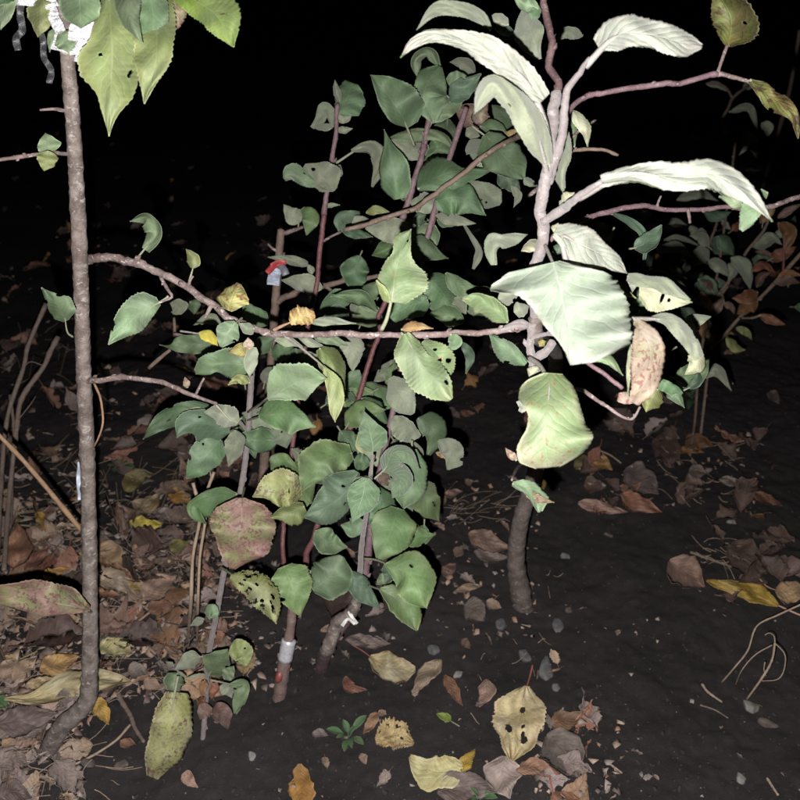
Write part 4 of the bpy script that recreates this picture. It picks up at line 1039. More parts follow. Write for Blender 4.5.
L('TF', .56, [(250, 390), (280, 350), (300, 330)], 70, 'cr'); L('TF', .57, [(300, 230), (310, 215), (330, 205)], 40, 'ysp')
L('TF', .57, [(185, 800), (150, 770), (126, 738)], 36, 'pk')
fr(360, 380, 240)
L('TF', .62, [(508, 345), (570, 370), (600, 440)], 0, 'gl', A=[6, 24, 30, 40, 10], B=[6, 16, 20, 14, 5], ser=.08); L('TF', .61, [(550, 372), (590, 395), (648, 408)], 30, 'rs', ser=.1)

# ================================================================== dim saplings at the right
fr(640, 180, 160)
br('TR', [(690, 455, 1), (695, 420, 1.62), (698, 380, 1.64), (705, 330, 1.66), (718, 270, 1.7), (728, 200, 1.75), (737, 130, 1.85)], 3, 2.5, 'brown', 'trunk', gbase=True, px=True)
br('TR', [(712, 300, 1.68), (726, 285, 1.66), (745, 255, 1.65), (762, 232, 1.64), (770, 215, 1.63)], 4, 3, 'brown', px=True)
br('TR', [(700, 280, 1.68), (712, 240, 1.70), (717, 222, 1.72)], 4, 3, 'brown', px=True); br('TR', [(720, 262, 1.7), (690, 262, 1.75), (655, 240, 1.8), (668, 212, 1.85)], 3, 2, 'brown', px=True)
br('TO', [(700, 440, 1), (712, 350, 1.62), (722, 338, 1.60), (742, 315, 1.58), (768, 290, 1.56), (806, 248, 1.53)], 3, 4, 'brown', 'trunk', gbase=True, px=True)
br('TO', [(783, 272, 1.55), (784, 255, 1.55), (784, 235, 1.55)], 3, 2.5, 'red', px=True)
br('TO', [(712, 350, 1.62), (705, 320, 1.6), (716, 300, 1.6), (728, 286, 1.6)], 4, 3, 'brown', px=True)
for d, pts, w, kd in (
    (1.62, [(78, 352), (190, 338), (275, 395)], 56, 'u'), (1.60, [(345, 350), (300, 380), (262, 430)], 90, 'u'), (1.6, [(340, 405), (400, 430), (445, 485)], 70, 'u'),
    (1.55, [(455, 388), (525, 440), (552, 552)], 74, 'u'), (1.62, [(440, 420), (470, 450), (440, 500)], 60, 'u'), (1.6, [(600, 320), (650, 282), (712, 325)], 46, 'u'),
    (1.7, [(285, 250), (310, 270), (338, 298)], 56, 'u'), (1.72, [(185, 100), (290, 65), (392, 105)], 56, 'u'), (1.7, [(320, 160), (390, 180), (455, 160)], 60, 'd'),
    (1.6, [(290, 495), (340, 530), (385, 605)], 90, 'd'), (1.65, [(390, 280), (430, 320), (470, 380)], 80, 'd'), (1.6, [(205, 640), (250, 680), (275, 755)], 60, 'd'),
    (1.5, [(30, 455), (120, 450), (232, 535)], 30, 'u'), (1.7, [(240, 410), (232, 440), (225, 470)], 40, 'u'), (1.75, [(120, 215), (180, 205), (235, 225)], 30, 'u'),
    (1.8, [(120, 300), (200, 290), (300, 330)], 30, 'u'), (1.72, [(140, 430), (180, 450), (235, 495)], 36, 'u'), (1.75, [(410, 200), (430, 225), (455, 250)], 30, 'u'),
    (1.7, [(250, 230), (270, 260), (250, 280)], 40, 'u'), (1.8, [(-60, 330), (-20, 350), (20, 380)], 50, 'u'), (1.8, [(-80, 220), (-50, 245), (-20, 290)], 40, 'u'),
    (1.75, [(60, 340), (40, 400), (60, 450)], 50, 'd'), (1.62, [(350, 690), (345, 740), (330, 790)], 40, 'd')):
    L('TR', d, pts, w, kd)
for d, pts, w, kd in (
    (1.5, [(690, 215), (750, 270), (722, 362)], 70, 'o'), (1.52, [(558, 455), (620, 425), (682, 468)], 44, 'o'), (1.5, [(690, 485), (750, 465), (810, 480)], 40, 'o'),
    (1.5, [(680, 520), (740, 500), (805, 515)], 50, 'br'), (1.5, [(590, 560), (530, 590), (458, 590)], 70, 'o'), (1.51, [(590, 610), (540, 630), (485, 672)], 80, 'o'),
    (1.5, [(600, 676), (660, 700), (726, 724)], 50, 'o'), (1.55, [(265, 575), (320, 600), (370, 668)], 60, 'oy'), (1.56, [(285, 660), (310, 720), (318, 800)], 66, 'o'),
    (1.56, [(400, 560), (395, 620), (370, 690)], 50, 'br'), (1.6, [(345, 760), (360, 790), (350, 830)], 44, 'oy'), (1.55, [(645, 120), (655, 150), (640, 200)], 40, 'oy'),
    (1.5, [(690, 190), (745, 150), (810, 120)], 40, 'br'), (1.62, [(480, 740), (530, 760), (560, 800)], 40, 'yg'), (1.58, [(430, 790), (480, 840), (530, 850)], 50, 'yg')):
    L('TO', d, pts, w, kd)
ro = np.random.RandomState(12)
for _ in range(20):
    x, y = ro.uniform(690, 800), ro.uniform(215, 335); a = ro.uniform(-2.6, .6); l = ro.uniform(16, 30); bend = ro.uniform(-.9, .9)
    p1 = (x + math.cos(a) * l * .5, y + math.sin(a) * l * .5); p2 = (p1[0] + math.cos(a + bend) * l * .5, p1[1] + math.sin(a + bend) * l * .5)
    L('TO' if ro.rand() < .55 else 'TR', ro.uniform(1.55, 1.85), [(x, y), p1, p2], l * ro.uniform(.4, .6), ['o', 'u', 'g', 'br', 'o', 'd'][ro.randint(6)], px=True, pet=[(x - math.cos(a) * 5, y - math.sin(a) * 5)])
br('TO', [(740, 318, 1.58), (752, 318, 1.53), (761, 315, 1.5)], 2.5, 2.5, 'straw', px=True)
fr(640, 20, 160)
br('TR', [(710, 139, 1.9), (728, 110, 1.93), (734, 97, 1.95), (748, 86, 1.98)], 4, 3, 'brown', px=True); br('TR', [(733, 99, 1.95), (724, 86, 1.98), (708, 83, 2.0)], 3, 2, 'brown', px=True)
br('TR', [(729, 112, 1.93), (745, 108, 1.93), (752, 107, 1.93)], 2.5, 2, 'straw', px=True)
for d, pts, w, kd in ((1.85, [(450, 460), (545, 440), (592, 570)], 40, 'u'), (1.85, [(608, 515), (640, 540), (632, 590)], 54, 'u'), (1.85, [(520, 560), (545, 590), (592, 610)], 66, 'u'),
                      (1.85, [(560, 615), (575, 650), (585, 700)], 36, 'u'), (1.9, [(402, 510), (425, 545), (428, 582)], 46, 'u'), (1.9, [(262, 572), (285, 588), (312, 600)], 26, 'u'),
                      (2.0, [(330, 318), (390, 325), (445, 360)], 34, 'u'), (2.0, [(515, 340), (550, 325), (600, 335)], 40, 'u'), (1.9, [(540, 620), (520, 650), (495, 675)], 20, 'u')):
    L('TR', d, pts, w, kd)
# the red-mottled leaf hanging beside the left trunk
L('TL', .80, [(90, 609), (60, 604), (30, 596), (-14, 594)], 0, 'rs', A=[2, 9, 14, 16, 13, 8], B=[2, 18, 18, 16, 11, 6], px=True, dt=-.03, cu=.15, tl=-.3, pet=[(92, 612)], pd=.868, label='red and green mottled leaf low on the left trunk')

# ================================================================== ties, tags, foil
def ribbon(name, pts, wpx, mat, parent, thick=.0006, crimp=.0, seed=0, wav=.3):
    """a strip of tape: pts (x, y, depth) along it, apparent width in pixels"""
    q = np.array(pts, float); q[:, 2] = near(q[:, 2]); ln = np.sum(np.linalg.norm(np.diff(q[:, :2], axis=0), axis=1))
    n = int(max(10, ln * 1.6)); c = spline(q, n); r = np.random.RandomState(seed)
    tan = np.gradient(c[:, :2], axis=0); tan /= np.linalg.norm(tan, axis=1)[:, None] + 1e-9
    nr = np.stack([tan[:, 1], -tan[:, 0]], 1)
    m = 5; rows = []
    ph = r.uniform(0, 6); jag = r.normal(0, .6, n); jag2 = r.normal(0, .5, n)
    for i in range(n):
        for j in range(m):
            v = (j / (m - 1) - .5)
            w = wpx * (1 + .05 * math.sin(i * .31 + ph))
            d = c[i, 2] + crimp * (.35 * jag[i] + jag2[i] * v + r.normal(0, .6)) + crimp * .8 * math.sin(i * .21 + 3 * v) + wav * .003 * v * math.sin(i * .2 + ph) * 4
            rows.append(P(c[i, 0] + nr[i, 0] * v * w, c[i, 1] + nr[i, 1] * v * w, d))
    W = np.array(rows); N0 = len(W); b = MB(); fs = []
    back = W + FWD * thick
    for i in range(n - 1):
        for j in range(m - 1):
            a = i * m + j; q4 = (a, a + 1, a + m + 1, a + m)
            fs.append(q4); fs.append(tuple(x + N0 for x in reversed(q4)))
        for j in (0, m - 1):
            a = i * m + j; fs.append((a, a + m, a + m + N0, a + N0))
    for j in range(m - 1):
        fs.append((j, j + 1, j + 1 + N0, j + N0)); a = (n - 1) * m + j; fs.append((a, a + 1, a + 1 + N0, a + N0))
    b.add(np.concatenate([W, back]), fs)
    return b.build(name, mat, parent, W[0], smooth=not crimp)


foil = thing('foil_ribbon', P(68, 45, .60), 'crinkled silver foil ribbon tied round the top of the left trunk', 'foil')
ribbon('strip', [(92, 12, .575), (90, 30, .573), (84, 63, .572)], 20, FOIL, foil, crimp=.0016, seed=1)
ribbon('strip', [(80, 18, .58), (75, 35, .578), (77, 54, .577)], 14, FOIL, foil, crimp=.0016, seed=2)
ribbon('strip', [(50, 4, .585), (54, 18, .583), (60, 32, .582), (56, 50, .583)], 11, FOIL, foil, crimp=.002, seed=3)
ribbon('strip', [(99, 0, .57), (103, 10, .57), (99, 24, .572)], 8, FOIL, foil, crimp=.0016, seed=4)
ribbon('strip', [(40, 28, .605), (43, 42, .605), (44, 58, .604), (51, 70, .603), (49, 83, .603)], 6, FOILD, foil, crimp=.0016, seed=5, wav=2.5)
ribbon('strip', [(21, 0, .61), (20, 15, .61), (22, 30, .61), (16, 38, .608), (18, 50, .608)], 7, FOILD, foil, crimp=.0016, seed=6, wav=2.5)
ribbon('strip', [(14, 1, .6), (40, 3, .598), (62, 2, .595)], 7, FOIL, foil, crimp=.0015, seed=7)
b = MB(); c0 = spline([P(66, 34, near(.612)), P(67, 50, near(.618))], 8); b.tube(c0, np.array([.0078, .0085, .0075, .0086, .0078, .0087, .0078, .0084]), 12); b.build('wrap', FOIL, foil, c0[0])

def band(name, p0, p1, rad, mat, label, cat, taper=1.0, parent=None):
    c = spline([p0, p1], 7); b = MB()
    b.tube(c, rad * np.linspace(1, taper, 7) * (1 + .03 * np.sin(np.arange(7) * 2.1)), 14)
    o = b.build(name, mat, parent, c[0])
    return tag(o, label, cat) if label else o


band('label_band', P(284.8, 660, .998), P(289, 640, .991), .0092, SILVER, 'silver-white label band wrapped round the red sapling near its foot', 'label')
b = MB(); c = spline([P(277.5, 683, 1.0005), P(279, 677, .9985), P(281, 671, .9965)], 6)
b.tube(c, np.array([.001, .004, .0048, .0048, .004, .001]), 9)
tag(b.build('red_seal', REDP, None, c[0]), 'small red seal mark on the foot of the banded sapling', 'seal')
tie = thing('plastic_tie', P(348, 615, .955), 'white plastic tie looped round the crooked sapling foot', 'tie')
ribbon('strap', [(342, 626, .948), (348, 619, .944), (355, 624, .942)], 3.2, WHITE, tie, seed=11)
ribbon('strap', [(349, 611, .945), (352, 617, .942), (357, 624, .942)], 3.5, WHITE, tie, seed=12)
ribbon('strap', [(340, 628, .951), (345, 620, .95), (350, 611, .95)], 2.5, GREYP, tie, seed=13)
tape = thing('marker_tape', P(276, 270, 1.07), 'red and white marker tape knotted on the pruned sapling stub', 'tape')
ribbon('red_flap', [(283, 261, 1.050), (274, 266, 1.046), (267, 273, 1.046)], 6, REDT, tape, seed=21)
ribbon('white_flap', [(277, 268, 1.05), (274, 276, 1.047), (273, 285, 1.047)], 12, BLUEW, tape, seed=22, crimp=.001)
ribbon('grey_flap', [(280, 264, 1.05), (284, 270, 1.047), (286, 275, 1.048)], 7, GREYP, tape, seed=23)
ribbon('knot', [(271, 266, 1.046), (278, 263, 1.043), (286, 262, 1.046)], 5, REDT, tape, seed=24)
st = ribbon('plastic_strip', [(80, 462, .83), (78.5, 478, .832), (80, 500, .835)], 4.5, BLUEW, None, seed=31)
tag(st, 'narrow pale blue plastic strip behind the left trunk', 'strip')

# ================================================================== fallen leaves
def FL(pts, w, kind, label, A=None, B=None, holes=(), lace=0, ser=.03, lift=.007, curl=.35, pet=None, petm='pt', px=False, group=None, wv=.5):
    """one leaf lying on the soil; returns a top-level object"""
    LCOUNT[0] += 1
    rng = np.random.RandomState(5000 + LCOUNT[0])
    k = 1.0 if px else FR[2]
    pp = np.array(pts if px else toP(pts), float)
    length = np.sum(np.linalg.norm(np.diff(pp, axis=0), axis=1))
    n = int(np.clip(length * .7, 14, 60))
    if holes or lace: n = max(n, 80)
    mid = spline(pp, n); t = np.linspace(0, 1, n)
    if A is not None:
        hA = smooth_list(A, n) * k; hB = smooth_list(B, n) * k
    else:
        q = np.interp(t, _prof_t, _prof); hA = q * w * k * .5; hB = q * w * k * .5
    if pp[0, 0] < 215 and pp[0, 1] > 500: lift = lift + .014        # these lie on top of the litter
    for h_ in (hA, hB):
        h_ *= 1 + .09 * np.sin(6.28 * rng.uniform(1, 2) * t + rng.uniform(0, 6.28)) + .06 * np.sin(6.28 * rng.uniform(3, 5) * t + rng.uniform(0, 6.28)) + rng.normal(0, .02, n)
    ph = rng.uniform(0, 6.28, 4); fq = rng.uniform(.8, 2.2, 2)
    lm = length * gdepth(*pp[len(pp) // 2]) / FPX
    cA, cB = rng.uniform(.1, 1, 2) * curl

    def df(px_, py_, T_, V_, HW):
        hm = HW * lm / max(length, 1)
        z = lift + np.where(V_ > 0, cA, cB) * V_ * V_ * hm + wv * .12 * lm * (.5 + .5 * np.sin(6.28 * fq[0] * T_ + ph[0] + 1.5 * V_)) + .03 * lm * np.sin(9 * T_ + 3 * V_ + ph[1]) + .02 * lm * np.sin(17 * T_ - 6 * V_ + ph[2]) * np.sin(7 * V_ + 4 * T_ + ph[3]) + .10 * hm * np.abs(V_) * np.sign(.5 - cA / max(curl, .01))
        return G(px_, py_, z)
    petw = np.zeros((0, 3))
    if pet is not None:
        q = np.array(pet if px else toP(pet), float); petw = G(q[:, 0], q[:, 1], .006)
    mb, org = leaf_sheet(mid, hA, hB, df, kind, rng, holes, ser, lace, petw if pet is not None else None, None, max(.0008, .012 * lm))
    o = mb.build('fallen_leaf', [LM[kind], LM[kind], PET[petm]], None, org)
    return tag(o, label, 'leaf', group)


fr(360, 580, 220)
FL([(606, 385), (585, 480), (548, 660)], 0, 'f_yel', 'large pale tan fallen leaf with dark decayed holes and a red stalk', A=[10, 70, 90, 92, 60, 4], B=[8, 74, 92, 92, 50, 4],
   holes=[(.36, .05, .04, .12), (.62, -.35, .05, .14), (.66, .3, .04, .1), (.72, .42, .05, .14), (.56, .22, .03, .08)], pet=[(628, 308), (618, 350)], petm='pr', ser=.06, curl=.15, wv=.25, lift=.01)
FL([(375, 688), (270, 695), (180, 640)], 0, 'f_yel', 'pale yellow fallen leaf with blunt end at the bottom edge', A=[24, 62, 74, 50, 10], B=[20, 60, 58, 26, 10], curl=.2, wv=.3)
FL([(375, 700), (385, 660), (420, 615)], 50, 'f_gold', 'crumpled golden leaf scrap touching the pale yellow leaf', ser=.15)
FL([(36, 278), (110, 318), (202, 322)], 0, 'f_yel', 'pale yellow leaf with browned tip and red stalk below the sapling foot', A=[8, 48, 52, 40, 10], B=[10, 42, 46, 50, 16], pet=[(-30, 235), (5, 255)], petm='pr', curl=.15)
FL([(296, 290), (240, 345), (190, 415)], 60, 'f_pale', 'narrow pale brown leaf beside the pale yellow leaf')
FL([(308, 345), (340, 400), (372, 458)], 44, 'f_rust', 'small rust brown leaf fragment between pale stones and yellow leaf')
FL([(460, 360), (460, 410), (432, 462)], 60, 'f_pale', 'small upright brown leaf fragment left of the holed tan leaf')
FL([(330, 512), (310, 498), (276, 486)], 32, 'yb', 'tiny fresh green leaf lying on bare soil', pet=[(362, 532)], petm='p')
FL([(55, 580), (130, 565), (196, 595)], 0, 'f_tan', 'ragged tan leaf with eaten edge beside the weed seedling', A=[10, 50, 66, 30, 5], B=[16, 40, 46, 40, 5], ser=.2, lace=8)
FL([(60, 480), (40, 520), (12, 560)], 40, 'f_rust', 'dark rust leaf sliver behind the weed seedling')
FL([(525, 640), (520, 720), (545, 795)], 130, 'f_mauve', 'dull mauve-brown leaf under the tip of the holed tan leaf')
FL([(280, 770), (390, 750), (500, 770)], 120, 'f_mauve', 'mauve-brown leaf under the pale yellow leaf at the bottom')
FL([(568, 692), (640, 680), (745, 716)], 62, 'f_rust', 'rusty narrow leaf with pointed tip near the bottom edge')
FL([(690, 520), (750, 510), (810, 480)], 80, 'f_rust', 'rusty leaf at the top of the bottom brown leaf pile')
FL([(680, 560), (740, 620), (800, 720)], 150, 'f_mauve', 'large dark mauve leaf in the bottom brown leaf pile')
FL([(720, 530), (760, 570), (800, 600)], 40, 'f_pale', 'thin pale brown leaf strip on the bottom brown leaf pile')
FL([(690, 800), (740, 790), (800, 795)], 50, 'o', 'bright orange leaf cut off by the bottom edge', pet=[(690, 720), (700, 770)], petm='pr')
FL([(0, 220), (50, 225), (112, 230)], 46, 'f_mauve', 'grey-brown dry leaf behind the pale yellow leaf')
FL([(380, 90), (420, 110), (450, 150)], 90, 'f_mauve', 'grey-brown crumpled leaf left of the thick curved trunk')
FL([(350, 40), (400, 25), (445, 20)], 30, 'f_pale', 'slim pale leaf left of the thick curved trunk')
FL([(460, 75), (490, 90), (515, 100)], 40, 'f_pale', 'small pale brown leaf bit left of the thick trunk foot')
FL([(370, 215), (385, 230), (400, 250)], 30, 'f_brown', 'small brown fragment in the soil above the pale leaves')
fr(180, 580, 220)
FL([(436, 668), (440, 720), (442, 805)], 0, 'f_amber', 'yellow and brown waisted leaf at the bottom edge', A=[8, 26, 30, 50, 52, 30], B=[8, 26, 24, 48, 50, 30], curl=.5)
FL([(600, 350), (620, 390), (680, 400)], 40, 'f_rust', 'rusty leaf bit right of the tied sapling foot')
FL([(600, 215), (680, 220), (765, 230)], 44, 'f_mauve', 'grey-brown dry leaf touching the tied sapling foot')
FL([(100, 190), (140, 210), (185, 235)], 50, 'f_rust', 'orange-brown leaf behind the low small leaves')
FL([(30, 690), (30, 725), (65, 755)], 44, 'f_pale', 'small curled pale leaf below the purple-spotted leaf', curl=1.0)
FL([(660, 630), (668, 650), (675, 670)], 30, 'f_pale', 'tiny pale leaf scrap below the weed seedling')
FL([(480, 560), (510, 555), (540, 565)], 30, 'f_mauve', 'tiny grey leaf scrap left of the weed seedling')
FL([(510, 185), (550, 172), (600, 170)], 26, 'f_brown', 'thin brown leaf between the banded and tied saplings')
FL([(520, 60), (580, 70), (640, 100)], 120, 'f_dark', 'dark reddish-brown leaf behind the tied sapling foot')
fr(560, 380, 240)
FL([(728, 752), (620, 705), (488, 668)], 0, 'f_gold', 'long golden yellow leaf with wavy edge on bare soil at right', A=[4, 20, 26, 22, 20, 3], B=[6, 28, 38, 30, 16, 3], pet=[(830, 795), (780, 775)], petm='pt', wv=.4)
FL([(718, 702), (770, 705), (850, 712)], 76, 'f_tan', 'tan leaf cut off by the right edge', pet=[(665, 662), (690, 688)], petm='pt')
FL([(365, 600), (420, 640), (484, 690)], 110, 'f_pale', 'curled pale brown leaf next to the long golden leaf', curl=.8)
FL([(560, 550), (620, 590), (700, 640)], 110, 'f_dark', 'dark brown leaf behind the long golden leaf')
FL([(690, 600), (740, 620), (800, 640)], 70, 'f_dark', 'dark brown leaf behind the tan leaf at the right edge')
FL([(384, 230), (430, 232), (482, 242)], 24, 'f_amber', 'small amber leaf on the dark leaf pile at right')
FL([(420, 230), (460, 205), (512, 220)], 60, 'f_rust', 'rusty leaf right behind the small amber leaf')
FL([(48, 295), (80, 270), (115, 275)], 44, 'f_olive', 'olive yellow leaf beside the rust-flecked big leaf')
FL([(110, 275), (145, 275), (175, 300)], 44, 'f_amber', 'amber leaf half joined to the olive yellow leaf')
FL([(205, 380), (260, 410), (340, 440)], 60, 'f_rust', 'rusty brown leaf in the middle of the dark pile')
FL([(60, 410), (140, 425), (225, 440)], 44, 'f_brown', 'long brown leaf lying left of the rusty brown leaf')
FL([(215, 300), (270, 330), (330, 380)], 100, 'f_mauve', 'purplish brown leaf in the dark pile at right')
FL([(310, 200), (360, 230), (370, 290)], 100, 'f_dark', 'dark brown leaf at the far side of the dark pile')
FL([(640, 380), (690, 395), (742, 420)], 34, 'f_rust', 'narrow rusty leaf at the right end of the dark pile')
FL([(530, 330), (580, 340), (640, 350)], 30, 'f_mauve', 'grey dry leaf right of the dark pile')
FL([(430, 300), (460, 305), (490, 310)], 50, 'f_mauve', 'grey crumpled leaf at the centre of the dark pile')
FL([(80, 350), (110, 350), (150, 360)], 60, 'f_dark', 'dark reddish leaf below the olive yellow leaf')
FL([(690, 45), (715, 55), (730, 80)], 36, 'f_mauve', 'faint grey leaf below the orange-leaved sapling')
fr(360, 380, 240)
FL([(362, 510), (430, 540), (505, 560)], 70, 'f_pale', 'long pale brown leaf lying left of the thick curved trunk')
FL([(380, 570), (440, 590), (500, 590)], 40, 'f_mauve', 'grey-brown leaf just below the long pale brown leaf')
FL([(282, 385), (310, 375), (342, 370)], 28, 'f_pale', 'small pinkish leaf scrap right of the middle saplings')
FL([(328, 700), (365, 690), (408, 684)], 28, 'f_pale', 'pale slim leaf on soil left of the trunk')
FL([(275, 650), (300, 630), (320, 610)], 44, 'f_brown', 'brown crumpled leaf in the soil right of the lowest green leaves')
FL([(335, 105), (360, 112), (385, 108)], 22, 'f_rust', 'tiny orange scrap far right of the middle saplings')
FL([(350, 335), (365, 340), (378, 335)], 22, 'f_pale', 'tiny pale scrap right of the middle saplings')
FL([(600, 330), (608, 345), (612, 365)], 26, 'f_amber', 'tiny amber scrap beside the thick curved trunk')
fr(0, 400, 220)
FL([(452, 330), (500, 280), (560, 270)], 70, 'f_olive', 'olive curled leaf on the dark soil right of the left trunk', curl=.7)
FL([(480, 370), (540, 385), (585, 330)], 60, 'f_tan', 'tan leaf curled against the olive leaf')
FL([(612, 345), (655, 350), (706, 370)], 58, 'f_amber', 'amber yellow leaf beside the dry tan stalks')
FL([(472, 440), (530, 455), (592, 450)], 58, 'f_gold', 'golden yellow leaf lying right of the left trunk')
FL([(620, 550), (645, 530), (690, 520)], 56, 'f_olive', 'small olive leaf left of the red-mottled hanging leaf')
FL([(345, 540), (400, 560), (440, 620)], 90, 'f_tan', 'tan leaf standing just right of the left trunk', curl=.6)
FL([(45, 610), (70, 520), (60, 445)], 100, 'f_rust', 'large rust red leaf standing left of the left trunk', lift=.02, curl=.6)
FL([(90, 620), (130, 580), (185, 530)], 50, 'f_rust', 'folded rust orange leaf beside the large rust red leaf', lift=.015)
FL([(470, 665), (510, 675), (558, 690)], 40, 'f_gold', 'small bright yellow leaf on the brown litter')
FL([(560, 690), (575, 705), (585, 730)], 26, 'f_gold', 'yellow leaf sliver beside the small bright yellow leaf')
FL([(150, 640), (190, 630), (250, 610)], 40, 'f_amber', 'amber leaf behind the red and green hanging leaf')
FL([(130, 410), (150, 430), (165, 480)], 40, 'f_amber', 'small amber leaf left of the left trunk')
FL([(-10, 580), (15, 575), (48, 570)], 30, 'f_tan', 'small tan leaf at the left edge')
FL([(365, 660), (420, 650), (500, 710)], 80, 'f_pale', 'pale brown leaf on the litter right of the left trunk')
FL([(520, 720), (570, 680), (640, 640)], 90, 'f_pale', 'broad pale brown leaf behind the yellow scraps')
FL([(540, 770), (590, 745), (630, 760)], 60, 'f_rust', 'rust leaf at the foot of the dry tan stalks')
FL([(590, 330), (640, 310), (700, 325)], 50, 'f_brown', 'brown leaf just behind the amber yellow leaf')
fr(0, 640, 160)
FL([(20, 296), (170, 285), (300, 235), (470, 200), (655, 206)], 0, 'f_yel', 'long pale yellow leaf behind the foot of the left trunk', A=[4, 24, 44, 60, 66, 50, 4], B=[6, 30, 50, 70, 66, 36, 4], lift=.012, curl=.2, wv=.3)
FL([(130, 225), (210, 210), (300, 190)], 60, 'f_tan', 'tan leaf resting on the long pale yellow leaf')
FL([(462, 295), (500, 340), (545, 422)], 90, 'f_amber', 'amber leaf tucked behind the foot of the left trunk')
FL([(500, 50), (570, 30), (655, 60)], 0, 'f_yel', 'crumpled pale yellow leaf with long stalk right of the left trunk', A=[20, 50, 50, 40, 10], B=[20, 40, 50, 40, 10], wv=.8, ser=.12)
FL([(200, 150), (280, 120), (400, 80)], 110, 'f_amber', 'amber brown leaf left of the left trunk')
FL([(70, 210), (130, 130), (185, 80)], 90, 'f_pale', 'upright pale brown leaf at the far left litter', lift=.015)
FL([(20, 200), (40, 130), (60, 90)], 90, 'f_pale', 'rounded pale brown leaf at the left edge', lift=.012)
FL([(-20, 420), (120, 400), (290, 365)], 150, 'f_mauve', 'broad grey-mauve leaf left of the bent trunk foot', lift=.012)
FL([(120, 490), (180, 430), (260, 390)], 90, 'f_mauve', 'grey-mauve folded leaf touching the bent trunk foot')
FL([(10, 530), (45, 515), (88, 500)], 60, 'f_tan', 'small smooth tan leaf left of the bent trunk foot')
FL([(-10, 640), (60, 590), (140, 620)], 130, 'f_mauve', 'grey-mauve leaf at the left edge below the trunk foot')
FL([(-10, 790), (70, 760), (160, 790)], 120, 'f_mauve', 'grey-mauve leaf in the bottom left corner')
FL([(720, 200), (760, 220), (810, 235)], 70, 'f_pale', 'pinkish brown leaf right of the long pale yellow leaf')
FL([(640, 160), (690, 150), (740, 170)], 80, 'f_mauve', 'mauve leaf behind the tip of the long pale yellow leaf')
FL([(-5, 330), (10, 310), (30, 340)], 70, 'b', 'green leaf bit cut off by the left edge')
FL([(600, 530), (640, 510), (680, 520)], 50, 'f_rust', 'small rust scrap on soil left of the purple-spotted leaf')

# a scatter of brown leaves: look-alikes, copies of a few meshes
VAR = []
def litter_mesh(i):
    r = np.random.RandomState(700 + i)
    n = 17; nv = 9
    t = np.linspace(0, 1, n); v = np.linspace(-1, 1, nv)
    Lg = r.uniform(.045, .075); Wd = Lg * r.uniform(.42, .66)
    T_, V_ = np.meshgrid(t, v, indexing='ij')
    pr = np.interp(t, _prof_t, _prof)
    pr = pr * (1 + .12 * np.sin(t * r.uniform(7, 16) + i) + .07 * r.normal(size=n))
    if i % 3 == 2: pr = pr * (1 + .3 * np.sin(t * 15 + i)) * np.where(t > .8, .7, 1)
    hw = np.maximum(pr * Wd * .5 * (1 + r.normal(0, .06, n)), .0006)[:, None]
    c1, c2, c3 = r.uniform(-.2, 1.1), r.uniform(-.2, 1.1), r.uniform(-2.2, 2.2)
    x = (T_ - .5) * Lg
    y = V_ * hw * (1 - .12 * c1 ** 2)
    z = np.where(V_ > 0, c1, c2) * V_ ** 2 * hw * .9 + .05 * Lg * np.sin(5 * T_ + c3 + 2 * V_) + .10 * Lg * c3 * (T_ - .5) ** 2
    f1, f2, f3 = r.uniform(6, 12, 3); p1, p2 = r.uniform(0, 6, 2)
    z = z + .06 * Lg * np.sin(f1 * T_ + 4 * V_ + p1) * np.sin(f2 * .5 * V_ + f3 * T_ + p2) + .008 * Lg * r.normal(size=z.shape)
    x = x + .12 * Lg * r.uniform(-1, 1) * (V_ * hw / Wd)
    W = np.stack([x, y, z], -1)
    n_ = np.cross(np.gradient(W, axis=0), np.gradient(W, axis=1)); n_ /= np.linalg.norm(n_, axis=2)[..., None] + 1e-12
    top = W.reshape(-1, 3); bot = (W - n_ * .0004).reshape(-1, 3); N0 = len(top)
    idx = np.arange(N0).reshape(n, nv); fs = []
    for a in range(n - 1):
        for c in range(nv - 1):
            q = (idx[a, c], idx[a + 1, c], idx[a + 1, c + 1], idx[a, c + 1]); fs.append(q); fs.append(tuple(k + N0 for k in reversed(q)))
        for c in (0, nv - 1):
            fs.append((idx[a, c], idx[a + 1, c], idx[a + 1, c] + N0, idx[a, c] + N0))
    b = MB(); uv = np.stack([T_, V_ * .5 + .5], -1).reshape(-1, 2)
    b.add(np.concatenate([top, bot]), fs, 0, np.concatenate([uv, uv]))
    c = spline([W[0, nv // 2] + np.array([-.018, .006 * r.uniform(-1, 1), .003]), W[0, nv // 2], W[2, nv // 2] - n_[2, nv // 2] * .0008], 6)
    b.tube(c, .0007, 5)
    return b


LIT_KINDS = ['f_brown', 'f_pale', 'f_mauve', 'f_rust', 'f_dark', 'f_brown', 'f_mauve', 'f_pale', 'f_dark', 'f_mauve', 'f_rust', 'f_brown', 'f_tan', 'f_dark', 'f_brown', 'f_mauve']
for i, kd in enumerate(LIT_KINDS):
    o = litter_mesh(i).build('litter_leaf', LM[kd])
    VAR.append((o.data, kd)); bpy.data.objects.remove(o)

